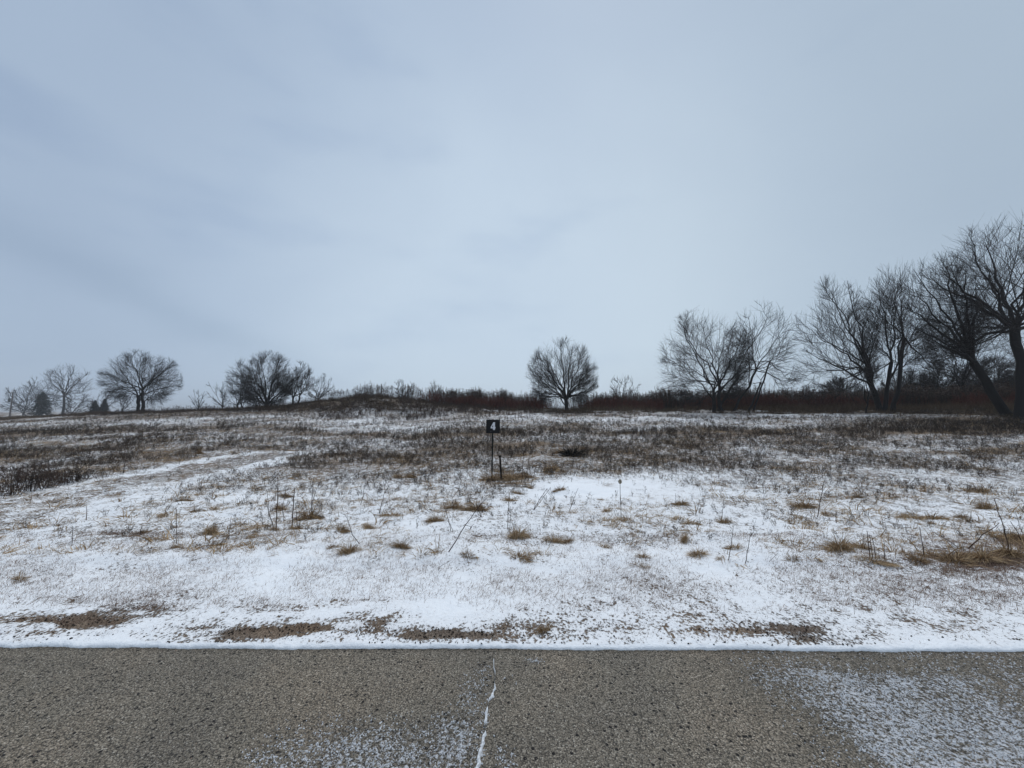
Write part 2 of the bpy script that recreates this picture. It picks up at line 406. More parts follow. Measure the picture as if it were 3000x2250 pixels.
def road_material():
    m, nt, b = new_mat('chip_seal_asphalt'); N = nt.nodes.new; L = nt.links.new
    geo = N('ShaderNodeNewGeometry'); P = geo.outputs['Position']
    at = N('ShaderNodeAttribute'); at.attribute_name = 'snow'
    ed = N('ShaderNodeAttribute'); ed.attribute_name = 'damp'
    vo = N('ShaderNodeTexVoronoi'); vo.inputs['Scale'].default_value = 125; vo.inputs['Randomness'].default_value = 1
    L(P, vo.inputs['Vector'])
    sp_ = N('ShaderNodeSeparateColor'); L(vo.outputs['Color'], sp_.inputs[0])
    r = ramp_node(nt, [(0.0,(.075,.066,.053)),(.08,(.155,.135,.108)),(.40,(.215,.188,.150)),(.75,(.275,.242,.195)),(.93,(.37,.33,.275)),(1.0,(.46,.425,.365))])
    L(sp_.outputs[0], r.inputs[0])
    gap = N('ShaderNodeMapRange'); gap.inputs['From Min'].default_value = 0.45; gap.inputs['From Max'].default_value = 0.75
    L(vo.outputs['Distance'], gap.inputs['Value'])
    g = N('ShaderNodeMix'); g.data_type = 'RGBA'; L(gap.outputs[0], g.inputs['Factor'])
    L(r.outputs[0], g.inputs[6]); g.inputs[7].default_value = (.055,.050,.043,1)
    # pits where a stone has been lost
    v2 = N('ShaderNodeTexVoronoi'); v2.inputs['Scale'].default_value = 38; L(P, v2.inputs['Vector'])
    s2 = N('ShaderNodeSeparateColor'); L(v2.outputs['Color'], s2.inputs[0])
    c1 = N('ShaderNodeMath'); c1.operation = 'LESS_THAN'; c1.inputs[1].default_value = 0.16; L(s2.outputs[1], c1.inputs[0])
    c2 = N('ShaderNodeMath'); c2.operation = 'LESS_THAN'; c2.inputs[1].default_value = 0.33; L(v2.outputs['Distance'], c2.inputs[0])
    pit = N('ShaderNodeMath'); pit.operation = 'MULTIPLY'; L(c1.outputs[0], pit.inputs[0]); L(c2.outputs[0], pit.inputs[1])
    pm = N('ShaderNodeMix'); pm.data_type = 'RGBA'; L(pit.outputs[0], pm.inputs['Factor'])
    L(g.outputs[2], pm.inputs[6]); pm.inputs[7].default_value = (.016,.015,.015,1)
    # broad tone: drier, wetter and faintly reddish areas
    n3 = N('ShaderNodeTexNoise'); n3.inputs['Scale'].default_value = 1.1; n3.inputs['Detail'].default_value = 4; L(P, n3.inputs['Vector'])
    r3 = ramp_node(nt, [(.32,(.74,.74,.75)),(.48,(.98,.97,.95)),(.62,(1.14,1.08,1.02))]); L(n3.outputs['Fac'], r3.inputs[0])
    mc = N('ShaderNodeMix'); mc.data_type = 'RGBA'; mc.blend_type = 'MULTIPLY'; mc.inputs['Factor'].default_value = 1
    L(pm.outputs[2], mc.inputs[6]); L(r3.outputs[0], mc.inputs[7])
    dk = N('ShaderNodeMix'); dk.data_type = 'RGBA'; dk.blend_type = 'MULTIPLY'; L(ed.outputs['Fac'], dk.inputs['Factor'])
    L(mc.outputs[2], dk.inputs[6]); dk.inputs[7].default_value = (.42,.40,.38,1)
    # snow dust caught between the stones
    ns = N('ShaderNodeTexNoise'); ns.inputs['Scale'].default_value = 48; ns.inputs['Detail'].default_value = 3; ns.inputs['Roughness'].default_value = .6; L(P, ns.inputs['Vector'])
    ma = N('ShaderNodeMath'); ma.operation = 'MULTIPLY_ADD'; L(vo.outputs['Distance'], ma.inputs[0]); ma.inputs[1].default_value = 0.16; L(ns.outputs['Fac'], ma.inputs[2])
    sb = N('ShaderNodeMath'); sb.operation = 'SUBTRACT'; L(at.outputs['Fac'], sb.inputs[0]); L(ma.outputs[0], sb.inputs[1])
    # attribute carries 1 - threshold, larger = more snow
    mk = N('ShaderNodeMapRange'); mk.inputs['From Min'].default_value = -0.06; mk.inputs['From Max'].default_value = 0.07; L(sb.outputs[0], mk.inputs['Value'])
    fs = N('ShaderNodeMix'); fs.data_type = 'RGBA'; L(mk.outputs[0], fs.inputs['Factor'])
    L(dk.outputs[2], fs.inputs[6]); fs.inputs[7].default_value = (.52,.53,.55,1); L(fs.outputs[2], b.inputs['Base Color'])
    hh = N('ShaderNodeMath'); hh.operation = 'MULTIPLY_ADD'; L(vo.outputs['Distance'], hh.inputs[0]); hh.inputs[1].default_value = -1.0
    h2 = N('ShaderNodeMath'); h2.operation = 'MULTIPLY_ADD'; L(pit.outputs[0], h2.inputs[0]); h2.inputs[1].default_value = -1.2; 
    h3 = N('ShaderNodeMath'); h3.operation = 'MULTIPLY'; L(mk.outputs[0], h3.inputs[0]); h3.inputs[1].default_value = 0.8
    L(h3.outputs[0], hh.inputs[2]); L(hh.outputs[0], h2.inputs[2])
    bm = N('ShaderNodeBump'); bm.inputs['Strength'].default_value = 0.9; bm.inputs['Distance'].default_value = 0.006
    L(h2.outputs[0], bm.inputs['Height']); L(bm.outputs[0], b.inputs['Normal'])
    b.inputs['Roughness'].default_value = 0.8
    return m
def simple_mat(name, c, rough=0.7, metal=0.0, spot=None, scale=30, spotpos=(.5, .7)):
    m, nt, b = new_mat(name); N = nt.nodes.new; L = nt.links.new
    b.inputs['Roughness'].default_value = rough; b.inputs['Metallic'].default_value = metal
    if spot is None: b.inputs['Base Color'].default_value = (*c, 1)
    else:
        tc = N('ShaderNodeTexCoord'); n = N('ShaderNodeTexNoise'); n.inputs['Scale'].default_value = scale; n.inputs['Detail'].default_value = 5
        L(tc.outputs['Object'], n.inputs['Vector'])
        r = ramp_node(nt, [(spotpos[0], c), (spotpos[1], spot)]); L(n.outputs['Fac'], r.inputs[0]); L(r.outputs[0], b.inputs['Base Color'])
        bm = N('ShaderNodeBump'); bm.inputs['Strength'].default_value = 0.3; bm.inputs['Distance'].default_value = 0.003
        L(n.outputs['Fac'], bm.inputs['Height']); L(bm.outputs[0], b.inputs['Normal'])
    return m

# ------------------------------------------------------------------ ground (one sheet to the horizon)
def inv_norm(p):     # rational approximation of the normal quantile
    p = np.clip(p, 0.002, 0.998)
    t = np.sqrt(-2*np.log(np.minimum(p, 1-p)))
    x = t - (2.515517+0.802853*t+0.010328*t*t)/(1+1.432788*t+0.189269*t*t+0.001308*t**3)
    return np.where(p < 0.5, -x, x)
def build_ground():
    a_in = np.arange(-1.62, 1.6201, 0.0052)
    a_out = np.array([1.75,1.95,2.2,2.6,3.2,4.2,6,9,15,30,80.])
    A = np.concatenate([-a_out[::-1], a_in, a_out])
    y0 = np.array([-900,-300,-100,-40,-15,-6,-2,0,1.2,2.2,2.5])
    y1 = np.array([EDGE-0.012, EDGE])
    y2 = [EDGE+0.012]
    while y2[-1] < 62: y2.append(y2[-1]*1.0072)
    y3 = np.array([66,72,80,90,105,125,150,190,250,350,500,800,1300,2200,3500])
    Y = np.concatenate([y0, y1, y2, y3])
    AA, YY = np.meshgrid(A, Y)
    W = np.where(YY >= 2.5, YY, 2.5+(2.5-YY)*0.9)
    X = AA*W; Yv = YY.copy()
    near = (YY >= EDGE-0.013) & (YY < EDGE+0.4)
    jit = (fbm(X*5, X*0+3.0, 81, 4)-0.5)*0.030 + (fbm(X*45, X*0+9.0, 83, 2)-0.5)*0.012
    Yv = Yv + np.where(near, jit*np.clip(1-(YY-EDGE)/0.4, 0, 1), 0)
    Z = height(X, Yv) 
    lip = smooth(EDGE-0.001, EDGE+0.02, YY)
    Z = np.where(YY < EDGE-0.005, -0.14, np.where(YY < EDGE+0.001, 0.006, Z + 0.006 + (H0-0.006)*lip))
    c = cover(X, Yv)
    thr = 0.5 + 0.072*inv_norm(c)
    thr = np.where(YY < EDGE+0.02, 0.1, thr)
    # snow lies thicker where there is more of it
    Z = Z + np.where(YY > EDGE+0.01, (1-c)*0.012*smooth(2.6, 3.2, YY)*(YY < 20), 0)
    V = np.stack([X, Yv, Z], -1).reshape(-1, 3)
    nr, nc = YY.shape
    i = np.arange(nr-1)[:, None]*nc + np.arange(nc-1)[None, :]
    Q = np.stack([i, i+1, i+nc+1, i+nc], -1).reshape(-1, 4)
    me = mesh_np('ground', V, Q, attrs={'thr': thr.ravel()})
    o = obj('ground', me, ground_material()); tag(o, kind='structure')
    return o
build_ground()

# ------------------------------------------------------------------ road
RSNOW = [(1060,2240,330,135,.75),(860,2235,170,110,.6),(1320,2190,100,130,.75),(1380,2060,55,95,.5),(1412,1965,26,30,.4),(1560,1936,40,8,.7),(1500,1990,40,20,.3),(1480,2230,40,60,.5)]
def road_snow(x, y):
    px, py = pxpy(x, y, np.zeros_like(x))
    s = np.zeros_like(x)
    for a, b, w, h, k in RW:
        s = np.maximum(s, k*np.exp(-(((x-a)/w)**2)**1.4-(((y-b)/h)**2)**1.4))
    # large drift-dusted area at the right: everything right of a slanting line
    e = x - (RL0[0] + (RL1[0]-RL0[0])*(RL0[1]-y)/(RL0[1]-RL1[1]))
    right = smooth(-0.25, 0.55, e + (fbm(x*3, y*3, 91, 3)-0.5)*0.5)
    right = right*(0.55+0.45*smooth(0.3, 0.6, fbm(x*1.7, y*1.7, 95, 3)))*(.45+.55*smooth(2.58, 2.44, y + (fbm(x*2, y*2, 97, 2)-0.5)*0.2))
    s = np.maximum(s, right*0.86)
    return s*(0.75+0.5*fbm(x*6, y*6, 93, 3))
def road_at(px, py):
    d = ray(px, py); t = -CAMH/d[2]; return d[0]*t, d[1]*t
RW = []
for a, b, w, h, k in RSNOW:
    c = road_at(a, b); t_ = road_at(a, b-h); u_ = road_at(a+w, b)
    RW.append((c[0], c[1], abs(u_[0]-c[0]), abs(t_[1]-c[1]), k))
RL0 = road_at(2070, 1925); RL1 = road_at(2420, 2240)
def build_road():
    xi = np.arange(-5.2, 5.21, 0.022); xo = np.array([6,8,12,20,40,100,300,900,1500.])
    X1 = np.concatenate([-xo[::-1], xi, xo])
    Y1 = np.concatenate([[-4.6,-4.4,-3,-1,0,0.6], np.arange(1.0, EDGE+0.06, 0.022)])
    X, Y = np.meshgrid(X1, Y1)
    s = road_snow(X, Y)
    Z = (fbm(X*1.1, Y*1.1, 101, 2)-0.5)*0.008 - np.where(Y < -4.5, 0.1, 0)
    inner = (np.abs(X) < 5.3) & (Y > 0.9)
    thr = np.where(s > 0.02, 0.30+0.34*s, 0.0)
    damp = np.clip(smooth(EDGE-0.05, EDGE-0.0, Y)*0.8 + 0.85*np.clip(s*1.6, 0, 1)*(fbm(X*5, Y*5, 103, 2)), 0, 1)
    V = np.stack([X, Y, Z], -1).reshape(-1, 3); nr, nc = X.shape
    i = np.arange(nr-1)[:, None]*nc + np.arange(nc-1)[None, :]
    Q = np.stack([i, i+1, i+nc+1, i+nc], -1).reshape(-1, 4)
    o = obj('road', mesh_np('road', V, Q, attrs={'snow': thr.ravel(), 'damp': damp.ravel()}), road_material())
    tag(o, kind='structure')
    return o
road = build_road()

# ------------------------------------------------------------------ scatter (geometry nodes, stuff only)
hidden_sources = []
def source_objects(name, meshes, mat):
    c = bpy.data.collections.new(name)     # never linked to the scene: only a shelf for the instanced shapes
    for k, me in enumerate(meshes):
        if not me.materials: me.materials.append(mat)
        o = bpy.data.objects.new(name, me); c.objects.link(o)
    return c
def scatter(name, pts, scl, rot, idx, collection, label=None):
    n = len(pts)
    me = bpy.data.meshes.new(name); me.vertices.add(n); me.vertices.foreach_set('co', np.asarray(pts, np.float32).ravel())
    a = me.attributes.new('scl', 'FLOAT_VECTOR', 'POINT')
    s3 = np.asarray(scl, np.float32); s3 = np.repeat(s3[:, None], 3, 1) if s3.ndim == 1 else s3
    a.data.foreach_set('vector', s3.ravel())
    a = me.attributes.new('rot', 'FLOAT_VECTOR', 'POINT'); a.data.foreach_set('vector', np.asarray(rot, np.float32).ravel())
    a = me.attributes.new('idx', 'INT', 'POINT'); a.data.foreach_set('value', np.asarray(idx, np.int32))
    me.update()
    o = bpy.data.objects.new(name, me); COL.objects.link(o)
    ng = bpy.data.node_groups.new(name, 'GeometryNodeTree')
    ng.interface.new_socket('Geometry', in_out='INPUT', socket_type='NodeSocketGeometry')
    ng.interface.new_socket('Geometry', in_out='OUTPUT', socket_type='NodeSocketGeometry')
    N = ng.nodes.new; L = ng.links.new
    gi = N('NodeGroupInput'); go = N('NodeGroupOutput')
    ci = N('GeometryNodeCollectionInfo'); ci.inputs['Collection'].default_value = collection
    ci.inputs['Separate Children'].default_value = True; ci.inputs['Reset Children'].default_value = True
    iop = N('GeometryNodeInstanceOnPoints'); iop.inputs['Pick Instance'].default_value = True
    def na(nm, ty):
        x = N('GeometryNodeInputNamedAttribute'); x.data_type = ty; x.inputs['Name'].default_value = nm
        return x.outputs['Attribute']
    L(gi.outputs[0], iop.inputs['Points']); L(ci.outputs[0], iop.inputs['Instance'])
    L(na('idx', 'INT'), iop.inputs['Instance Index'])
    L(na('rot', 'FLOAT_VECTOR'), iop.inputs['Rotation']); L(na('scl', 'FLOAT_VECTOR'), iop.inputs['Scale'])
    L(iop.outputs[0], go.inputs[0])
    md = o.modifiers.new('scatter', 'NODES'); md.node_group = ng
    tag(o, kind='stuff')
    if label: o['label'] = label
    return o

def v_tuft(seed, n=60, spread=0.05, lo=.05, hi=.16, lean=(0.6, 0.1), droop=1.2, w=0.0022, flat=0.35):
    rg = np.random.default_rng(seed)
    r = spread*np.sqrt(rg.random(n)); th = rg.random(n)*2*np.pi
    base = np.stack([r*np.cos(th), r*np.sin(th)*0.7, np.zeros(n)-0.01], 1)
    d = np.stack([np.cos(th)*rg.random(n)+lean[0], np.sin(th)*rg.random(n)*0.8+lean[1], flat+rg.random(n)*0.9], 1)
    return ribbons(base, d, rg.uniform(lo, hi, n), np.full(n, w)*rg.uniform(.6, 1.4, n), np.full(n, droop)*rg.uniform(.5, 1.4, n), rg, 4, .012)
def me_of(name, vqt): return mesh_np(name, vqt[0], vqt[1], attrs={'tint': vqt[2]})
def v_weed(seed, h=0.22, nst=3, heads=True, r=0.003):
    """dead forb: forked stems with short side twigs and shrivelled leaves or heads"""
    rg = np.random.default_rng(seed); parts = []
    for s in range(nst):
        th = rg.random()*6.28; le = rg.uniform(.1, .7)
        p0 = np.array([rg.normal(0, .02), rg.normal(0, .02), -0.02]); hh = h*rg.uniform(.6, 1.1)
        p2 = p0+np.array([math.cos(th)*le*hh, math.sin(th)*le*hh, hh]); p1 = (p0+p2)/2+rg.normal(0, .015, 3)
        pts = np.array([[p0, p1, p2]]); parts.append(tubes(pts, np.array([[r, r*.8, r*.5]]), 3, np.array([rg.random()])))
        for j in range(rg.integers(2, 6)):
            t = rg.uniform(.3, 1.0); b = p0+(p2-p0)*t; th2 = rg.random()*6.28; L_ = h*rg.uniform(.12, .32)
            e = b+np.array([math.cos(th2)*L_*.7, math.sin(th2)*L_*.7, L_*rg.uniform(.1, .9)])
            parts.append(tubes(np.array([[b, e]]), np.array([[r*.6, r*.4]]), 3, np.array([rg.random()])))
            if heads and rg.random() < .75:   # crumpled leaf or seed head
                s_ = h*rg.uniform(.03, .075)
                parts.append(ribbons(np.array([e]*3), rg.normal(0, 1, (3, 3)), np.full(3, s_*2), np.full(3, s_*.45), np.full(3, .6), rg, 3))
    return merge(parts)
def v_goldenrod(seed, h=1.25):
    rg = np.random.default_rng(seed); parts = []
    for s in range(3):
        p0 = np.array([rg.normal(0, .12), rg.normal(0, .12), -.03]); lean = rg.normal(0, .10, 2)*h; hh = h*rg.uniform(.75, 1.1)
        p2 = p0+np.array([lean[0], lean[1], hh]); p1 = (p0+p2)/2+np.array([rg.normal(0, .03), rg.normal(0, .03), 0])
        parts.append(tubes(np.array([[p0, p1, p2]]), np.array([[.007, .0055, .004]]), 3, np.array([rg.random()*.6])))
        n = 16   # plume of short sprays
        t = rg.uniform(.78, 1.0, n); b = p0[None]+(p2-p0)[None]*t[:, None]; th = rg.random(n)*6.28; L_ = (1.15-t)*.42*rg.uniform(.6, 1.2, n)
        d = np.stack([np.cos(th), np.sin(th), rg.uniform(.3, 1.1, n)], 1)
        v = ribbons(b, d, L_+.03, np.full(n, .010), np.full(n, .5), rg, 3); parts.append(v)
        n = 10   # shrivelled stem leaves
        t = rg.uniform(.1, .8, n); b = p0[None]+(p2-p0)[None]*t[:, None]; d = rg.normal(0, 1, (n, 3)); d[:, 2] = -abs(d[:, 2])*.5
        parts.append(ribbons(b, d, rg.uniform(.04, .10, n), np.full(n, .006), np.full(n, 1.0), rg, 3))
    return merge(parts)
def v_dogwood(seed, h=1.0, n=16):
    rg = np.random.default_rng(seed); parts = []
    th = rg.random(n)*6.28; sp_ = rg.uniform(.05, .55, n); hh = h*rg.uniform(.55, 1.05, n)
    p0 = np.stack([np.cos(th)*.12, np.sin(th)*.12, np.zeros(n)-.03], 1)
    p2 = p0+np.stack([np.cos(th)*sp_*hh, np.sin(th)*sp_*hh, hh], 1); p1 = p0*.5+p2*.5+np.stack([np.cos(th)*.05, np.sin(th)*.05, 0*th-.03], 1)
    pts = np.stack([p0, p1, p2], 1)
    parts.append(tubes(pts, np.tile([[.008, .006, .003]], (n, 1)), 3, rg.random(n)))
    m = n*5; k = rg.integers(0, n, m); t = rg.uniform(.3, .95, m)[:, None]
    b = (1-t)**2*pts[k, 0]+2*t*(1-t)*(2*pts[k, 1]-.5*pts[k, 0]-.5*pts[k, 2])+t*t*pts[k, 2]
    b = pts[k, 0]*(1-t)*(1-t)+pts[k, 1]*2*t*(1-t)*1.0+pts[k, 2]*t*t
    d = (pts[k, 2]-pts[k, 0]); d /= np.linalg.norm(d, axis=1, keepdims=True); d = d+rg.normal(0, .45, (m, 3)); 
    e = b+d*rg.uniform(.12, .30, m)[:, None]*h
    parts.append(tubes(np.stack([b, e], 1), np.tile([[.0045, .0025]], (m, 1)), 3, rg.random(m)))
    return merge(parts)

def samp(n, a0, a1, y0, y1, rg, power=1.0):
    """random field points between two bearings and two distances"""
    u = rg.random(n); y = (y0**2+(y1**2-y0**2)*u)**0.5 if power == 1 else y0*(y1/y0)**u
    a = rg.uniform(a0, a1, n); return a*y, y

def field_scatter():
    rg = np.random.default_rng(11)
    # mown verge: short stubble poking through the snow
    col = source_objects('verge_blades', [me_of('verge_blades', v_tuft(100+k, n=6, spread=.04, lo=.022, hi=.070, lean=(.5, .1), droop=.7, w=.0019, flat=.3)) for k in range(10)], M['verge'])
    x = rg.uniform(-6.5, 6.5, 90000); y = rg.uniform(EDGE+.05, 5.0, 90000); c = cover(x, y)
    band = 0.14+0.75*smooth(3.2, 3.45, y)*smooth(4.25, 3.95, y) + 0.12*smooth(4.0, 4.5, y)
    dn = fbm(x*1.4, y*1.4, 131, 3)
    p = band*smooth(.28, .60, dn)*1.0 + c*2.2*smooth(EDGE+.08, EDGE+.25, y)
    k = rg.random(len(x)) < p*0.60; x, y = x[k], y[k]; n = len(x)
    z = ground_z(x, y)
    sc = rg.uniform(.5, 1.15, n)*np.where(y < 3.15, .55, 1.0)
    rot = np.stack([rg.normal(0, .15, n), rg.normal(0, .15, n), rg.normal(0.2, 0.9, n)], 1)
    scatter('verge_grass', np.stack([x, y, z], 1), sc, rot, rg.integers(0, 10, n), col, 'short mown dead grass poking through the snow along the road')
    # matted dead grass of the field
    col = source_objects('matted_grass', [me_of('matted_grass', v_tuft(200+k, n=24, spread=.10, lo=.06, hi=.18, lean=(.7, .05), droop=1.5, w=.0034, flat=.25)) for k in range(10)], M['straw'])
    xs, ys = samp(70000, -1.6, 1.6, 4.2, 38, rg, 2); c = cover(xs, ys); pd = path_dist(xs, ys)
    dn = fbm(xs*.9, ys*.9, 141, 4)
    p = (0.13 + 0.9*c)*smooth(.34, .60, dn)*np.interp(pd, [.8, 1.4], [.25, 1])*np.interp(ys, [4, 6, 10, 38], [.7, .8, .9, .9])
    k = rg.random(len(xs)) < p; x, y = xs[k], ys[k]; n = len(x)
    rot = np.stack([rg.normal(0, .1, n), rg.normal(0, .1, n), rg.normal(0.1, 0.8, n)+np.pi*(rg.random(n) < .4)], 1)
    sc = np.clip(np.exp(rg.normal(-.35, .42, n)), .3, 1.9)
    scatter('matted_grass', np.stack([x, y, ground_z(x, y)], 1), sc, rot, rg.integers(0, 10, n), col, 'flattened dead grass showing through the snow of the field')
    # dead forbs
    col = source_objects('dead_weeds', [me_of('dead_weeds', v_weed(300+k, h=.24, nst=2+k % 3, r=.0042)) for k in range(14)], M['weed'])
    xs, ys = samp(120000, -1.6, 1.6, 4.6, 40, rg, 2); c = cover(xs, ys); pd = path_dist(xs, ys)
    dn = fbm(xs*.5+9, ys*.8, 151, 3)
    p = np.interp(ys, [4.6, 6.5, 8.5, 10.5, 14, 30], [.04, .14, .42, .75, .9, .85])*(.12+1.0*c)*smooth(.26, .50, dn)*np.interp(pd, [.8, 1.3], [.10, 1])
    k = rg.random(len(xs)) < p; x, y = xs[k], ys[k]; n = len(x)
    rot = np.stack([rg.normal(0, .25, n), rg.normal(0, .25, n), rg.random(n)*6.28], 1)
    belt = 1+0.4*np.exp(-((y-belt_y(x))/1.5)**2)
    sc = rg.uniform(.35, 1.0, n)*np.interp(y, [4, 9, 16, 40], [.6, .75, 1.0, 1.15])*belt
    scatter('dead_weeds', np.stack([x, y, ground_z(x, y)], 1), sc, rot, rg.integers(0, 14, n), col, 'dark dead weeds covering the middle and far field')
    return col
field_scatter()

def crest_point(px, off=0.0, rg=None):
    D = np.interp(px, CR_PX, CR_D) + off
    a = np.arctan((px-1500)/F) - YAW
    return D*np.tan(a), D
def brush_bands():
    rg = np.random.default_rng(21)
    gcol = source_objects('goldenrod', [me_of('goldenrod', v_goldenrod(400+k)) for k in range(10)], M['goldenrod'])
    dcol = source_objects('dogwood', [me_of('dogwood', v_dogwood(430+k)) for k in range(8)], M['dogwood'])
    tcol = source_objects('tan_reeds', [me_of('tan_reeds', v_tuft(460+k, n=40, spread=.22, lo=.35, hi=.8, lean=(.15, 0), droop=.6, w=.006, flat=.9)) for k in range(6)], M['tan'])
    bcol = source_objects('brown_grass', [me_of('brown_grass', v_tuft(480+k, n=60, spread=.3, lo=.2, hi=.5, lean=(.3, 0), droop=1.2, w=.006, flat=.5)) for k in range(6)], M['brown'])
    def band(name, col, nv, n, px0, px1, o0, o1, dens, s0, s1, label, sfun=None):
        px = rg.uniform(px0, px1, n); off = rg.uniform(o0, o1, n)
        x, y = crest_point(px, off)
        d = np.interp(px, *dens)*smooth(.25, .5, fbm(x*.35, y*.35, 171+len(name), 3))
        k = rg.random(n) < d; x, y, px = x[k], y[k], px[k]; m = len(x)
        sc = rg.uniform(s0, s1, m)
        if sfun: sc = sc*np.interp(px, *sfun)
        sc = sc*(.62+.75*fbm(x*.9, y*.4, 191, 3))
        rot = np.stack([rg.normal(0, .06, m), rg.normal(0, .06, m), rg.random(m)*6.28], 1)
        return scatter(name, np.stack([x, y, ground_z(x, y)-.02], 1), sc, rot, rg.integers(0, nv, m), col, label)
    band('goldenrod_thicket', gcol, 10, 8500, 380, 3300, -.5, 5, ([380,480,900,950,1150,1250,1400,1600,1700,2000,2500,3300], [0,.25,.3,.35,.55,.8,1,.6,.5,1,.8,.5]), .85, 1.45,
         'dark brown dead goldenrod stems with seed heads against the sky', ([380,900,950,1200,1400,1600,2100,3000], [.45,.45,.65,.9,1.05,.85,1,.9]))
    band('dogwood_thicket', dcol, 8, 3600, 1220, 3200, -1.2, 3.5, ([1220,1330,1420,1500,1580,1680,1720,1800,2300,2400,2480,2800,3000,3200], [0,.6,1,.7,.3,.1,.3,1,1,.35,1,1,.5,.3]), .7, 1.1,
         'band of dark red shrub stems along the far edge of the field')
    band('tan_reeds', tcol, 6, 2600, 1500, 3200, -2.4, -.2, ([1500,1800,2150,2260,2330,2460,2520,2600,3200], [.10,.25,.25,.5,1,1,.5,.25,.3]), .6, 1.0,
         'pale tan tall grass along the foot of the red shrubs at the right')
    band('brown_grass', bcol, 6, 9000, -250, 3300, -4.5, 2.5, ([-250,0,400,800,950,1150,1300,1800,2600,3300], [.8,.9,1,1,1,1,.7,.5,.5,.7]), .5, 1.1,
         'rough brown grass fringing the far edge of the field')
brush_bands()
def mound_brush():
    rg = np.random.default_rng(27)
    col = source_objects('mound_brush', [me_of('mound_brush', v_weed(340+k, h=.62, nst=5, r=.008)) for k in range(10)], M['goldenrod'])
    n = 9000; px = rg.uniform(150, 1560, n); x, y = crest_point(px, rg.uniform(-7, 2, n))
    p = smooth(.30, .55, fbm(x*.35, y*.35, 221, 3))*np.interp(px, [150, 400, 900, 1000, 1400, 1560], [.12, .2, .3, .5, .4, .2])
    k = rg.random(n) < p; x, y = x[k], y[k]; n = len(x)
    rot = np.stack([rg.normal(0, .2, n), rg.normal(0, .2, n), rg.random(n)*6.28], 1)
    scatter('mound_brush', np.stack([x, y, ground_z(x, y)-.02], 1), rg.uniform(.25, .85, n), rot, rg.integers(0, 10, n), col, 'dark brown brush covering the low ridge at the left')
mound_brush()

# ------------------------------------------------------------------ trees
def grow(P, D, L, R, nseg, up, wig, tip, rg):
    n = len(P); pts = np.empty((n, nseg+1, 3)); pts[:, 0] = P; p = P.copy(); d = D.copy()
    for i in range(nseg):
        d = d + np.array([0, 0, 1.0])*up/nseg + rg.normal(0, wig, (n, 3)); d /= np.linalg.norm(d, axis=1, keepdims=True)
        p = p + d*(L/nseg)[:, None]; pts[:, i+1] = p
    rad = R[:, None]*np.linspace(1, tip, nseg+1)[None]
    return pts, rad
def bezier(a, c1, c2, b, k, rg, wob):
    t = np.linspace(0, 1, k)[:, None]
    p = (1-t)**3*a+3*t*(1-t)**2*c1+3*t*t*(1-t)*c2+t**3*b
    w = rg.normal(0, wob, (k, 3)); w[0] = 0; w[-1] = 0
    return p + w
def offshoots(pts, rad, per, tmin, tmax, ang, env, frac, lmax, rfac, rmin, rg, outward=0.35):
    n, k, _ = pts.shape; m = n*per
    src = np.repeat(np.arange(n), per)
    t = (np.tile(np.arange(per), n)+rg.random(m))/per*(tmax-tmin)+tmin
    f = t*(k-1); i = np.minimum(f.astype(int), k-2); fr = (f-i)[:, None]
    P = pts[src, i]*(1-fr)+pts[src, i+1]*fr
    T = pts[src, i+1]-pts[src, i]; T /= np.linalg.norm(T, axis=1, keepdims=True)+1e-9
    R = rad[src, i]*(1-fr[:, 0])+rad[src, i+1]*fr[:, 0]
    c, r = env
    o = (P-c)/r**2; o /= np.linalg.norm(o, axis=1, keepdims=True)+1e-9
    rand = rg.normal(0, 1, (m, 3)) + o*outward*2
    S = rand - (rand*T).sum(1, keepdims=True)*T; S /= np.linalg.norm(S, axis=1, keepdims=True)+1e-9
    a = np.radians(rg.uniform(ang[0], ang[1], m))[:, None]
    D = T*np.cos(a)+S*np.sin(a)
    q = (P-c)/r; e = D/r
    A = (e*e).sum(1); B = (q*e).sum(1); C = (q*q).sum(1)-1
    disc = np.maximum(B*B-A*C, 0); s = (-B+np.sqrt(disc))/A
    s = np.where(C > 0, 0.25*lmax, s)
    L = np.minimum(np.maximum(s, .12*lmax)*rg.uniform(frac[0], frac[1], m), lmax*rg.uniform(.6, 1.1, m))
    L = L*np.repeat(rg.uniform(.62, 1.15, n), per)
    Rn = np.clip(R*rfac, rmin, rmin*2.2)*rg.uniform(.7, 1.15, m)
    return P, D, L, Rn
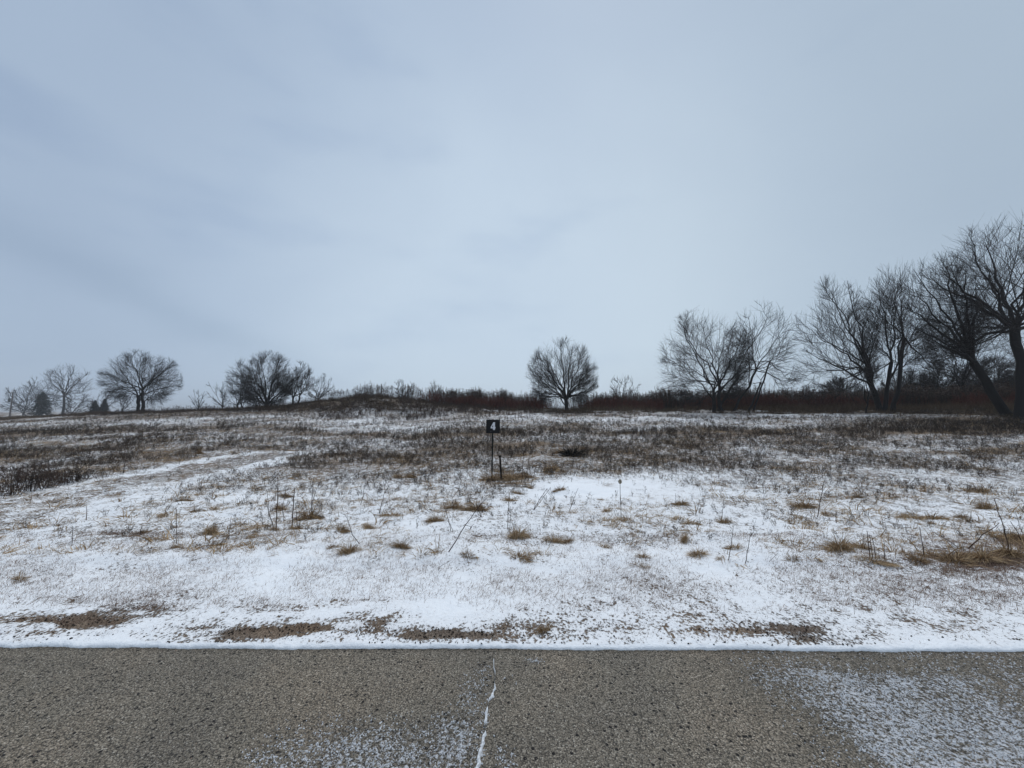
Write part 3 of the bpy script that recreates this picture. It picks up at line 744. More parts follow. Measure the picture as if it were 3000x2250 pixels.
def make_tree(px, py_base, py_top, px_l, px_r, dist, seed, nl=6, fork=0.10, r0=None, dens=1.0, up=0.5, spread=1.0, twig=0.006,
              base_bias=0.0, trunk_to=None, low=0.35, label='', cat='tree', stems=1, stemgap=0.0, group=None, tips=True):
    rg = np.random.default_rng(seed)
    bx, _ = at_depth(px, 1200, dist)[0], 0
    bz = float(ground_z(bx, dist))
    base = np.array([bx, dist, bz-0.1])
    top = at_depth(px, py_top, dist)[2]; xl = at_depth(px_l, 1150, dist)[0]; xr = at_depth(px_r, 1150, dist)[0]
    H = top-bz; W = (xr-xl)
    c = np.array([(xl+xr)/2, dist, bz+H*(1-.5*(1-low*.5))-0.02*H]); rz_ = H*(.60-.32*low)
    c[2] = top-rz_; r = np.array([W/2, min(W/2, 6)*.95, rz_])
    o = empty('bare_tree', (base[0], base[1], bz)); tag(o, label, cat, group)
    org = np.array([base[0], base[1], bz])
    if r0 is None: r0 = 0.022*H
    big = []   # list of (pts, rad)
    trunk_parts, crown_parts = [], []
    tops = []
    for s in range(stems):
        b = base+np.array([(s-(stems-1)/2)*stemgap, rg.normal(0, .15)*(stems > 1), 0])
        if trunk_to is not None and s < len(trunk_to):
            tgt = at_depth(trunk_to[s][0], trunk_to[s][1], dist); cu = trunk_to[s][2] if len(trunk_to[s]) > 2 else 0.0
        else:
            tgt = b+np.array([rg.normal(0, .04)*H, rg.normal(0, .03)*H, fork*H]); cu = 0
        mid = (b+tgt)/2+np.array([cu*H, 0, 0])
        p = bezier(b, b*.6+mid*.4, mid*.6+tgt*.4, tgt, 7, rg, .006*H)
        ra = r0*np.linspace(1.0, .78, 7)/(stems**.35); ra[0] *= 1.35
        trunk_parts.append(tubes(p[None], ra[None], 9, np.array([.4]))); tops.append((p[-1], ra[-1], p))
    # limbs reach for points spread over the crown's shell
    limbs, lrad = [], []; K = 10; nl = int(round(nl*1.35))
    for i in range(nl):
        tp, tr, tpath = tops[i % stems]
        th = ((i+rg.uniform(.1, .9))/nl*1.60-.30)*math.pi      # sweep left to right in the view, depth at random
        el = math.pi-th
        e = np.array([math.cos(el)*rg.uniform(.75, 1.0), rg.uniform(-.6, .6), math.sin(el)*rg.uniform(.6, 1.0)+.05])
        e /= max(1e-6, np.linalg.norm(e)); E = c+e*r*rg.uniform(.64, 1.06)
        st = tp
        if i > 1 and rg.random() < .45: st = tpath[rg.integers(3, 7)]
        v = E-st; Ln = np.linalg.norm(v)
        hor = np.array([v[0], v[1], 0])
        c1 = st+v*.30+np.array([0, 0, .05*Ln])-hor*.06*up
        c2 = st+v*.68+hor*.06*spread-np.array([0, 0, .03*Ln])
        limbs.append(bezier(st, c1, c2, E, K, rg, .013*Ln)); lr = tr*rg.uniform(.45, .80)*min(1.0, (9.0/nl)**.5)
        lrad.append(np.maximum(lr*np.linspace(1, .12, K)**1.0, twig*1.6))
    limbs = np.array(limbs); lrad = np.array(lrad)
    trunk_parts.append(tubes(limbs, lrad, 6, rg.random(nl)))
    P, D, L, R = offshoots(limbs, lrad, max(3, int(8*dens)), .10, .96, (28, 62), (c, r), (.40, 1.05), .50*H, .45, twig*2.6, rg)
    p1, r1 = grow(P, D, L, R, 7, .50*up, .10, .30, rg); trunk_parts.append(tubes(p1, r1, 4, rg.random(len(p1))))
    P, D, L, R = offshoots(p1, r1, max(3, int(6*dens)), .15, .98, (22, 58), (c, r*1.02), (.35, 1.05), .20*H, .5, twig*1.5, rg)
    p2, r2 = grow(P, D, L, R, 4, .60*up, .11, .45, rg); crown_parts.append(tubes(p2, r2, 3, rg.random(len(p2))))
    if tips:
        P, D, L, R = offshoots(p2, r2, max(2, int(4*dens)), .15, 1.0, (20, 52), (c, r*1.06), (.4, 1.15), .125*H, .6, twig*.95, rg)
        p3, r3 = grow(P, D, L, R, 2, .55*up, .09, .35, rg); crown_parts.append(tubes(p3, r3, 3, rg.random(len(p3))))
    for nm, pp, mt in (('trunk', trunk_parts, M['bark']), ('crown', crown_parts, M['twig'])):
        v, q, t = merge(pp); v = v-org
        obj(nm, mesh_np(nm, v, q, attrs={'tint': t}), mt, o)
    return o

T = make_tree
# far left group beyond the crest
T(75,1230,1125,18,120,115,501,nl=7,dens=.8,spread=1.3,twig=.026,stems=2,stemgap=.9,r0=.24,label='low spreading bare tree right behind the utility pole at far left')
T(122,1228,1103,60,165,118,502,nl=7,dens=.8,twig=.026,stems=2,stemgap=1.2,r0=.24,label='round bare tree rising behind the dark bushy conifer at far left')
T(185,1225,1062,130,262,112,503,nl=9,dens=.8,up=.9,twig=.022,r0=.32,fork=.14,trunk_to=[(188,1160)],label='taller pale vase-shaped bare tree right of the dark conifer at far left')
T(208,1222,1150,165,262,105,504,nl=6,dens=.8,twig=.024,label='small dark bare tree in front of the pale vase-shaped tree')
T(292,1205,1138,255,345,95,505,nl=6,dens=.8,twig=.02,label='small bare tree behind the two little spruces')
T(410,1208,1025,318,506,44,506,nl=11,dens=1.45,fork=.13,r0=.22,twig=.0072,stems=2,stemgap=.45,trunk_to=[(404,1160),(418,1145)],label='broad round bare tree with a double trunk on the left crest')
T(352,1205,1150,330,400,46,507,nl=5,dens=.6,label='small dark bare bush tucked under the left side of the broad double-trunked tree',twig=.01,cat='bush')
T(580,1218,1136,556,604,43,508,nl=5,dens=.45,up=.9,r0=.05,twig=.009,label='thin young bare tree standing alone on the crest left of the large clump')
T(648,1190,1104,604,668,43,509,nl=5,dens=.5,up=.9,r0=.07,twig=.009,label='pale slender bare tree at the left end of the large clump')
T(706,1195,1072,652,752,42,510,nl=7,dens=.85,r0=.12,twig=.009,stems=2,stemgap=.5,label='mid-sized bare tree at the left shoulder of the large clump')
T(783,1218,1028,676,872,37,511,nl=11,dens=1.5,fork=.12,r0=.18,twig=.0062,up=.7,trunk_to=[(781,1192)],label='largest bare tree of the left clump, with a thick dark forked trunk')
T(752,1200,1130,700,800,39,512,nl=6,dens=.7,r0=.08,twig=.008,label='low dark bare bush behind the thick trunk of the left clump',cat='bush')
T(864,1196,1058,818,922,38,513,nl=7,dens=1.0,fork=.2,r0=.13,twig=.008,up=.8,stems=2,stemgap=.5,label='second bare tree of the left clump, right of the thick forked trunk')
T(932,1186,1094,898,980,38,514,nl=6,dens=.8,up=.8,r0=.07,twig=.008,label='smaller bare tree at the right end of the left clump')
T(1036,1170,1138,1015,1055,36,515,nl=4,dens=.4,r0=.03,twig=.007,tips=False,label='small spindly bush on top of the mound, nearer the left clump',cat='bush')
T(1068,1172,1132,1045,1098,36,516,nl=5,dens=.45,r0=.03,twig=.007,tips=False,label='small spindly bush on top of the mound, right of its twin',cat='bush')
T(1180,1182,1106,1142,1222,36,517,nl=6,dens=.6,up=.9,r0=.07,twig=.008,fork=.15,stems=2,stemgap=.25,label='small forked bare tree on the right slope of the mound')
T(1274,1182,1112,1250,1298,36,518,nl=5,dens=.5,up=1.0,r0=.05,twig=.007,label='narrow young bare tree between the mound and the red shrubs')
T(1410,1168,1144,1398,1428,35.5,519,nl=3,dens=.35,r0=.02,twig=.006,tips=False,label='tiny sapling tip above the seed heads left of the centre tree',cat='sapling')
# centre tree
T(1660,1208,990,1540,1752,32,520,nl=11,dens=1.45,fork=.15,r0=.18,twig=.0064,up=.8,low=.25,trunk_to=[(1659,1168)],label='round lone bare tree right of the centre, forking low above the shrubs')
T(1822,1180,1088,1786,1858,37,521,nl=6,dens=.7,up=.8,r0=.07,twig=.009,label='small pale bare tree left of a still thinner one, between the two larger trees')
T(1858,1180,1100,1832,1888,37,522,nl=4,dens=.5,up=.9,r0=.05,twig=.008,label='thinner of the two small pale bare trees right of the centre tree')
T(1935,1182,1128,1902,1968,36,523,nl=6,dens=.5,r0=.04,twig=.008,label='low pale bush at the left foot of the broad pair of trees',cat='bush')
# broad pair
T(2100,1210,900,1930,2190,27.5,524,nl=10,dens=1.3,fork=.14,r0=.17,twig=.0065,spread=1.3,low=.2,trunk_to=[(2092,1150),(2108,1130)],stems=2,stemgap=.35,label='left half of the broad pair of bare trees, with its fan of limbs leaning left')
T(2122,1210,884,2130,2342,28.5,525,nl=9,dens=1.1,fork=.25,r0=.12,twig=.0068,low=.25,trunk_to=[(2165,1100),(2215,1085)],stems=2,stemgap=1.3,label='right half of the broad pair of bare trees, its stems leaning right')
T(2195,1208,980,2170,2345,27.5,526,nl=3,dens=.45,fork=.25,r0=.08,twig=.0065,low=.2,trunk_to=[(2228,1120),(2255,1060)],stems=2,stemgap=.35,label='slim multi-stemmed bare tree filling the lower right of the broad pair')
# right-hand stand
T(2578,1190,812,2345,2560,25,527,nl=10,dens=1.3,up=.9,fork=.25,r0=.17,twig=.006,low=.1,spread=1.2,trunk_to=[(2545,1080)],label='bare tree at the left end of the right-hand stand, leaning left')
T(2600,1188,765,2540,2740,24.5,528,nl=9,dens=1.3,fork=.3,r0=.16,twig=.006,low=.3,up=1.1,trunk_to=[(2612,1060),(2650,990)],stems=2,stemgap=.5,label='upright twin-stemmed bare tree beside the left-leaning tree of the right-hand stand')
T(2534,1185,1010,2500,2575,24,529,nl=4,dens=.7,fork=.3,r0=.045,twig=.006,low=.3,up=.9,label='thin sapling in front of the left-leaning tree of the right-hand stand',cat='sapling')
T(2955,1192,745,2650,2870,19.5,530,nl=8,dens=1.15,up=1.0,fork=.5,r0=.21,twig=.0055,low=.5,trunk_to=[(2850,1060,-.01)],label='thick-trunked bare tree slanting steeply to the left near the right edge')
T(2822,1186,880,2730,2960,27,531,nl=8,dens=1.2,fork=.2,r0=.11,twig=.0065,low=.2,stems=2,stemgap=.4,label='mid-sized bare tree behind the steeply slanting trunk')
T(2992,1192,645,2765,3190,18.5,532,nl=10,dens=1.25,up=1.0,fork=.4,r0=.22,twig=.0055,low=.55,trunk_to=[(2972,965,.03)],label='tallest bare tree, its dark trunk rising at the right edge of the photo')
for i, (a, l, r_, t, d, lb) in enumerate([(2660,2600,2730,1075,34,'low tangled bush behind the twin-stemmed tree of the right-hand stand'),
        (2760,2700,2830,1050,33,'dark tangled bush between the twin-stemmed tree and the slanting trunk'),
        (2900,2830,2980,1040,31,'dark tangled bush behind the base of the slanting trunk'),
        (3020,2950,3100,1030,30,'dark tangled bush at the right edge, behind the tallest tree'),
        (2460,2400,2520,1105,33,'low bush under the left-leaning tree of the right-hand stand')]):
    T(a,1195,t,l,r_,d,540+i,nl=12,dens=1.25,fork=.05,r0=.07,twig=.011,low=.1,label=lb,cat='bush')

# conifers
def conifer(px, py_base, py_top, wpx, dist, seed, label, fat=1.0):
    rg = np.random.default_rng(seed); x = at_depth(px, 1200, dist)[0]; z = float(ground_z(x, dist))
    top = at_depth(px, py_top, dist)[2]; H = top-z; W = wpx/F*dist/2
    o = empty('spruce_tree', (x, dist, z)); tag(o, label, 'tree', 'dark spruces at far left')
    v, q, t = tubes(np.array([[[0, 0, -.2], [0, 0, H*.5], [0, 0, H*.97]]]), np.array([[.12, .07, .02]]), 7)
    obj('trunk', mesh_np('trunk', v, q, attrs={'tint': t}), M['bark'], o)
    n = 1500; u = rg.random(n)**.8; zz = H*(.03+.95*u); R = W*(1-u)**fat+.05
    th = rg.random(n)*6.28; rr = R*rg.uniform(.1, .9, n); b = np.stack([np.cos(th)*rr, np.sin(th)*rr, zz], 1)
    d = np.stack([np.cos(th), np.sin(th), rg.uniform(-.4, .25, n)], 1)
    v, q, t = ribbons(b, d, R*.35+.15, np.full(n, .07*W+.03), np.full(n, .4), rg, 3)
    obj('crown', mesh_np('crown', v, q, attrs={'tint': t}), M['needle'], o)
conifer(122,1225,1148,50,100,601,'dark bushy evergreen in front of the bare trees at far left',.6)
conifer(277,1205,1172,34,80,602,'small dark spruce, left one of the pair on the crest')
conifer(305,1203,1167,34,80,603,'small dark spruce, right one of the pair on the crest')

# utility pole
def utility_pole():
    d = 104; x = at_depth(30, 1200, d)[0]; z = float(ground_z(x, d)); topz = at_depth(35, 1149, d)[2]; H = topz-z
    o = empty('utility_pole', (x, d, z)); tag(o, 'wooden utility pole with one crossarm at far left, in front of bare trees', 'utility pole')
    wood = simple_mat('weathered_pole', (.10,.085,.08), .9, 0, (.17,.15,.14), 6)
    v, q, t = tubes(np.array([[[0, 0, -.3], [.15, 0, H*.5], [.33, 0, H]]]), np.array([[.17, .15, .12]]), 10)
    obj('pole', mesh_np('pole', v, q), wood, o)
    v, q, t = tubes(np.array([[[-.95, -.2, H-.20], [1.45, -.2, H-.12]]]), np.array([[.07, .07]]), 4)
    obj('crossarm', mesh_np('crossarm', v, q, smooth_=False), wood, o)
    dark = simple_mat('grey_metal', (.08,.09,.09), .5)
    for k, s in enumerate((-.85, -.35, .85, 1.35)):
        v, q, t = tubes(np.array([[[s, -.2, H-.15], [s, -.2, H-.02], [s, -.2, H+.08]]]), np.array([[.03, .06, .03]]), 8)
        obj('insulator', mesh_np('insulator', v, q), dark, o)
    v, q, t = tubes(np.array([[[-.25, -.2, H*.60], [-.25, -.2, H*.60+.02], [-.25, -.2, H*.60+.9], [-.25, -.2, H*.60+.95]]]), np.array([[.02, .24, .24, .02]]), 12)
    obj('transformer', mesh_np('transformer', v, q), dark, o)
utility_pole()

# ------------------------------------------------------------------ numbered sign
def box(cx, cy_, cz, sx, sy_, sz, bev=0.0):
    import bmesh
    bm = bmesh.new(); bmesh.ops.create_cube(bm, size=1)
    for v in bm.verts: v.co = Vector((v.co.x*sx+cx, v.co.y*sy_+cy_, v.co.z*sz+cz))
    if bev: bmesh.ops.bevel(bm, geom=bm.edges[:], offset=bev, segments=2, affect='EDGES', profile=.6)
    me = bpy.data.meshes.new('box'); bm.to_mesh(me); bm.free(); return me
def extrude_poly(name, polys, depth, y0):
    V, Fc = [], []
    for P in polys:
        n = len(P); o = len(V)
        V += [(p[0], y0, p[1]) for p in P]+[(p[0], y0-depth, p[1]) for p in P]
        Fc.append([o+n+i for i in range(n)]); Fc.append([o+i for i in reversed(range(n))])
        for i in range(n): j = (i+1) % n; Fc.append([o+i, o+j, o+n+j, o+n+i])
    me = bpy.data.meshes.new(name); me.from_pydata(V, [], Fc); me.validate(); me.update(); return me
def build_sign():
    g = ground_at(1441, 1404); S = g[1]/F    # metres per photograph pixel there
    z0 = g[2]; x0 = g[0]
    o = empty('numbered_sign', (x0, g[1], z0)); tag(o, 'small square black sign with a white number 4 on a thin dark post', 'sign')
    steel = simple_mat('painted_post', (.014,.020,.018), .55, .0, (.035,.030,.024), 25)
    blk = simple_mat('black_plate', (.0055,.0055,.006), .45, 0, (.012,.012,.012), 40, (.55, .8))
    wht = simple_mat('white_paint', (.62,.62,.64), .6, 0, (.72,.72,.74), 60)
    bolt = simple_mat('zinc_bolt', (.12,.12,.12), .4, .8)
    # channel post: a web with two flanges
    H = 172*S; top = (1.5*S, 0, H-3*S)
    def chan():
        w, dp, th = .016, .016, .004
        prof = [(-w, -dp), (-w+th, -dp), (-w+th, dp-th), (w-th, dp-th), (w-th, -dp), (w, -dp), (w, dp), (-w, dp)]
        V, Fc = [], []
        for zz, xx in ((-.3, -.004), (H*.5, 1.0*S), (H-3*S, 1.8*S)):
            V += [(xx+p[0], p[1]+.022, zz) for p in prof]
        n = len(prof)
        for r_ in range(2):
            for i in range(n): j = (i+1) % n; Fc.append([r_*n+i, r_*n+j, (r_+1)*n+j, (r_+1)*n+i])
        Fc.append([2*n+i for i in range(n)]); Fc.append([i for i in reversed(range(n))])
        me = bpy.data.meshes.new('post'); me.from_pydata(V, [], Fc); me.update(); return me
    obj('post', chan(), steel, o)
    pc = (3.0*S, -.004, H-20.5*S); ps = 40*S
    pl = obj('plate', box(0, 0, 0, ps, .006, ps, .0012), blk, o, pc, (0, math.radians(.8), 0))
    u = lambda zx, zy: ((zx-437)/6.913*S, -(zy-355)/6.913*S)
    polys = [[u(441,272),u(390,370),u(390,394),u(413,394),u(413,370),u(437,322)],
             [u(441,272),u(437,322),u(437,425),u(475,425),u(475,272)],
             [u(413,370),u(413,394),u(437,394),u(437,370)],
             [u(475,366),u(475,394),u(487,394),u(487,366)]]
    # sub-pieces abut edge to edge, thin raised digit
    dg = extrude_poly('digit', [[p for p in P] for P in polys], .0015, -.0032)
    obj('digit', dg, wht, pl)
    for (zx, zy) in ((541, 238), (393, 458)):
        a = u(zx, zy); v, q, t = tubes(np.array([[[a[0], -.003, a[1]], [a[0], -.0075, a[1]], [a[0], -.009, a[1]]]]), np.array([[.008, .008, .002]]), 10)
        obj('bolt', mesh_np('bolt', v, q), bolt, pl)
    # rusty pipe next to it
    g2 = ground_at(1470, 1406); S2 = g2[1]/F
    o2 = empty('marker_pipe', tuple(g2)); tag(o2, 'short rusty pipe with a flared cap, leaning beside the numbered sign post', 'pipe')
    rust = simple_mat('rusty_steel', (.012,.010,.009), .75, .2, (.045,.026,.016), 18)
    tp = np.array([-5.6*S2, 0, 70*S2]); b = np.array([0.6*S2, 0, -.2]); d = tp-b
    v, q, t = tubes(np.array([[b, b+d*.33, b+d*.66, b+d*.97]]), np.array([[.024, .023, .0225, .022]]), 14)
    obj('shaft', mesh_np('shaft', v, q), rust, o2)
    pr = [(.955, .022), (.962, .028), (.985, .040), (.992, .046), (1.0, .047), (1.004, .043), (1.002, .002)]
    v, q, t = tubes(np.array([[b+d*a for a, _ in pr]]), np.array([[r_ for _, r_ in pr]]), 16)
    obj('cap', mesh_np('cap', v, q), rust, o2)
build_sign()

# ------------------------------------------------------------------ single tufts, stalks and small things (each its own object)
def zone_x(px):
    marks = [(-200,'at the left edge'),(150,'below the far-left trees'),(400,'below the double-trunked tree'),(620,'left of the tall stalk group'),
             (840,'by the tall stalk group'),(1060,'right of the tall stalk group'),(1290,'left of the numbered sign'),(1470,'below the numbered sign'),(1650,'below the lone centre tree'),
             (1850,'near the seed-pod stalk'),(2080,'below the broad tree pair'),(2300,'right of the broad tree pair'),
             (2500,'below the right-hand stand'),(2720,'below the slanting trunk'),(2930,'near the right edge')]
    return min(marks, key=lambda m: abs(m[0]-px))[1]
def zone_y(py):
    if py > 1780: return 'close to the road edge'
    if py > 1675: return 'on the mown verge'
    if py > 1622: return 'where the mown verge ends'
    if py > 1570: return 'just behind the mown verge'
    if py > 1515: return 'in the open snow'
    if py > 1455: return 'towards the sign row'
    if py > 1400: return 'level with the sign foot'
    return 'beyond the sign'
used = {}
def uniq(base):
    """look + place; where two would read alike a further cue is added"""
    used.setdefault(base, 0); used[base] += 1
    return base
TUFTS = [(835,1456,22,12),(819,1494,22,14),(903,1520,40,20),(1151,1514,40,10),(1276,1530,25,18),(1324,1490,22,16),(1395,1496,38,24),(998,1557,28,14),(1025,1621,35,24),(1171,1607,30,22),
 (1290,1622,25,8),(1080,1550,22,14),(978,1607,20,12),(1165,1400,18,12),(1205,1400,22,12),(1371,1630,25,12),(805,1554,20,12),(866,1553,22,14),(1450,1408,38,12),(1500,1404,46,17),(1540,1398,26,10),(1616,1377,30,12),
 (1552,1433,12,10),(1514,1448,18,10),(1640,1438,22,10),(1497,1470,25,12),(1758,1467,12,8),(1779,1500,18,10),(1837,1528,35,10),(1996,1480,22,12),(2026,1536,25,10),(2121,1533,25,12),(1518,1575,30,24),
 (1623,1590,30,22),(1667,1590,22,14),(1765,1605,25,12),(1880,1635,22,12),(2006,1585,20,20),(2043,1628,30,20),(2108,1641,18,12),(2152,1607,30,14),(1525,1638,38,12),(1592,1852,22,14),
 (2359,1488,35,22),(2417,1507,22,10),(2455,1613,48,32),(2518,1606,35,18),(2652,1518,24,8),(2724,1521,48,11),(2730,1537,12,9),(2887,1492,25,18),(2822,1518,20,9),(2869,1440,45,12),(2985,1580,34,22),
 (2560,1646,45,13),(2688,1646,45,15),(2800,1648,50,15),(2885,1640,55,20),(2960,1628,40,20),(2515,1460,14,14),(2320,1639,32,9),(627,1495,25,12),(576,1500,22,10),(539,1469,25,9),(617,1564,24,22),(414,1564,16,13),
 (515,1547,22,8),(471,1516,16,8),(58,1703,28,12),(641,1601,20,10),(519,1608,20,12),(170,1543,10,9),(88,1587,14,8),(1710,1318,8,10),(1642,1328,20,8),(585,1330,10,12),(1870,1660,30,7)]
def tuft_mesh(seed, ratio):
    """a mound of matted dead grass, blades arching out from the middle and combed by the wind; unit half width"""
    rg = np.random.default_rng(seed); n = 460
    th = rg.random(n)*6.28; r = np.sqrt(rg.random(n))
    base = np.stack([np.cos(th)*r*.55, np.sin(th)*r*.38, np.maximum(0, (1-r))*.12*ratio-.02], 1)
    d = np.stack([np.cos(th)*(.25+r)+.25, np.sin(th)*(.25+r)*.7, .55+ratio*1.5*rg.random(n)], 1)
    L_ = rg.uniform(.35, .95, n)*(.75+.4*ratio); k = rg.random(n) < .08; d[k, 2] += 1.0
    dr = np.where(k, .5, rg.uniform(1.2, 2.2, n))
    return me_of('grass_tuft', ribbons(base, d, L_, rg.uniform(.012, .028, n), dr, rg, 5, .05))
TM = {}
for k in range(5):
    TM[('low', k)] = tuft_mesh(700+k, .45); TM[('high', k)] = tuft_mesh(720+k, 1.0)
    for kk in (('low', k), ('high', k)): TM[kk].materials.append(M['straw'])
rgt = np.random.default_rng(5)
def size_word(w, h):
    r = h/w
    s = 'tiny' if w < 15 else 'small' if w < 22 else 'mid-sized' if w < 32 else 'large' if w < 45 else 'very wide'
    f = 'flat' if r < .38 else 'low' if r < .6 else 'upright'
    return s+' '+f
entries = []
for (px, py, w, h) in TUFTS:
    entries.append([size_word(w, h)+' grass tuft '+zone_x(px)+', '+zone_y(py), px, py, w, h])
labs = {}
for e in entries: labs.setdefault(e[0], []).append(e)
for lb, es in labs.items():
    if len(es) > 1:
        es.sort(key=lambda e: e[1]); names = ['leftmost', 'next from the left', 'third from the left', 'rightmost']
        for i, e in enumerate(es):
            e[0] = lb+', '+('leftmost' if i == 0 else 'rightmost' if i == len(es)-1 else 'middle')
for i, (lb, px, py, w, h) in enumerate(entries):
    g = ground_at(px, py); S = g[1]/F*w
    kind = 'high' if h/w > .55 else 'low'
    o = obj('grass_tuft', TM[(kind, i % 5)], None, None, (g[0], g[1], g[2]-.005), (0, 0, float(rgt.normal(0, .35))+(math.pi if rgt.random() < .4 else 0)))
    zf = (h/w)/(.9 if kind == 'high' else .5)
    o.scale = (S*float(rgt.uniform(1.0, 1.5)), S*float(rgt.uniform(.6, .95)), S*zf*float(rgt.uniform(1.3, 1.9)))
    tag(o, lb, 'grass tuft', 'single grass tufts standing out of the snow')

# stalks: list of polylines in photograph pixels, first point on the ground
STALKS = [([(810,1550),(812,1470),(815,1384)],3.2,'tallest straight weed stalk of the left stalk group'),
 ([(856,1548),(859,1490),(863,1428)],3.4,'dark upright weed stalk right of the tallest one in the left stalk group'),
 ([(805,1550),(787,1500),(778,1462)],2.4,'stalk curving left at the foot of the tallest stalk'),
 ([(871,1550),(869,1510),(866,1475)],2.0,'short thin stalk at the right end of the left stalk group'),
 ([(912,1506),(915,1450),(919,1397)],2.4,'upright stalk behind the left stalk group, at the round grass tuft'),
 ([(907,1499),(925,1440),(944,1397)],1.8,'thin stalk leaning right, crossing the upright one behind the stalk group'),
 ([(790,1520),(783,1440),(776,1420)],1.6,'thin stalk at the left rear of the left stalk group'),
 ([(832,1530),(828,1480),(838,1440)],1.6,'thin crooked stalk between the tallest and the dark stalk'),
 ([(1110,1506),(1120,1468),(1129,1435)],2.2,'short stalk leaning right above a straw tuft, left of the sign'),
 ([(1054,1480),(1064,1455),(1068,1421)],1.8,'short curved stalk left of the sign and beyond the tufts'),
 ([(1061,1597),(1028,1560),(1015,1510),(995,1502)],2.2,'broken bent stalk hooking to the left near the verge'),
 ([(1307,1621),(1350,1560),(1385,1508),(1426,1458)],3.6,'thick long dark stalk leaning right, below the sign'),
 ([(1324,1558),(1313,1520),(1298,1474)],2.0,'thin stalk leaning left near the thick leaning stalk'),
 ([(1332,1558),(1318,1535),(1300,1508)],1.6,'shorter stalk leaning left, close beside a taller one'),
 ([(1320,1462),(1342,1436),(1353,1405)],1.8,'slim stalk with a curled tip, left of the sign foot'),
 ([(1487,1553),(1489,1500),(1491,1441)],2.4,'upright stalk below the rusty pipe, taller of two'),
 ([(1492,1563),(1495,1520),(1496,1482)],1.8,'upright stalk below the rusty pipe, shorter of two'),
 ([(1558,1496),(1580,1465),(1603,1431)],2.4,'leaning stalk right of the sign, left one of a crossing pair'),
 ([(1560,1495),(1590,1460),(1613,1427)],2.0,'leaning stalk right of the sign, right one of a crossing pair'),
 ([(1665,1502),(1680,1466),(1694,1430)],2.0,'single slanting stalk in clean snow right of the sign'),
 ([(1528,1414),(1531,1380),(1535,1318)],2.4,'reddish upright stalk just right of the rusty pipe'),
 ([(1553,1431),(1562,1400),(1572,1357)],2.0,'thin reddish stalk second to the right of the rusty pipe'),
 ([(1980,1479),(1980,1460),(1979,1445)],1.6,'short stalk behind a tuft, in line with the pale bush'),
 ([(2036,1513),(2044,1485),(2050,1463)],2.0,'short slanting stalk below the left side of the broad pair of trees'),
 ([(2113,1526),(2117,1495),(2121,1463)],1.8,'short upright stalk below the broad pair of trees'),
 ([(2133,1645),(2143,1590),(2148,1540)],2.4,'upright stalk at the verge below the broad pair, taller of two'),
 ([(2182,1655),(2190,1610),(2198,1567)],2.4,'upright stalk at the verge below the broad pair, right of the taller one'),
 ([(1886,1597),(1894,1580),(1901,1567)],1.8,'short stub leaning right in the open snow, right of the seed-pod stalk'),
 ([(1913,1600),(1910,1582),(1907,1565)],1.8,'short stub leaning left in the open snow, right of the seed-pod stalk'),
 ([(1965,1600),(1955,1580),(1951,1560)],1.6,'small bent stub near the broad pair of trees'),
 ([(1578,1645),(1570,1628),(1566,1612)],1.8,'short stub leaning left on the edge of the verge, right of the sign'),
 ([(2393,1517),(2405,1465),(2413,1411)],2.6,'tall slightly slanting stalk beside a bushy tuft at the right'),
 ([(2450,1534),(2449,1518),(2450,1500)],2.6,'short knobbly stalk right of the bushy tuft'),
 ([(2549,1637),(2544,1595),(2540,1555)],2.8,'leftmost and tallest stem of the stalk cluster at the right verge'),
 ([(2558,1640),(2552,1600),(2548,1567)],2.4,'second stem from the left of the stalk cluster at the right verge'),
 ([(2567,1640),(2561,1600),(2553,1568)],2.4,'middle stem of the stalk cluster at the right verge'),
 ([(2590,1640),(2591,1610),(2589,1582)],2.2,'rightmost stem of the stalk cluster at the right verge'),
 ([(2577,1640),(2575,1620),(2574,1605)],1.8,'short stub inside the stalk cluster at the right verge'),
 ([(2710,1637),(2702,1590),(2694,1543)],2.8,'single upright stalk between the stalk cluster and the right edge'),
 ([(2824,1610),(2870,1575),(2895,1555),(2927,1532)],3.2,'thick stalk lying low to the right, carrying one curled leaf'),
 ([(2958,1624),(2945,1560),(2928,1510),(2912,1458)],3.0,'tall stalk leaning left near the right edge'),
 ([(3000,1595),(2982,1560),(2960,1527)],2.8,'stalk leaning left at the very right edge'),
 ([(3006,1575),(2990,1550),(2975,1500)],1.8,'thin forked stalk at the very right edge, behind the thicker one'),
 ([(2811,1600),(2770,1578),(2724,1554)],1.8,'thin stem lying almost flat on the snow at the right'),
 ([(253,1526),(254,1505),(254,1482)],2.2,'short branched stalk by the path at the left'),
 ([(517,1597),(517,1545),(517,1491)],2.0,'straight thin stalk in the left foreground'),
 ([(412,1568),(412,1553),(417,1541)],2.6,'short curved stub in a small tuft at the left'),
 ([(212,1594),(212,1570),(214,1545)],2.2,'short stub in the snow in front of the path'),
 ([(670,1584),(673,1550),(678,1513)],1.8,'thin stalk left of the left stalk group'),
 ([(588,1440),(589,1425),(590,1412)],2.0,'short upright stub on the near edge of the path'),
 ([(362,1388),(364,1360),(360,1335)],2.2,'thin branched sapling stalk at the far edge of the path'),
 ([(2250,1650),(2230,1668),(2280,1620)],1.6,'thin grass stem bent over the verge edge at the right'),
 ([(1275,1675),(1290,1660),(1322,1640)],1.4,'thin stem bending right over the verge below the sign')]
rgs = np.random.default_rng(9)
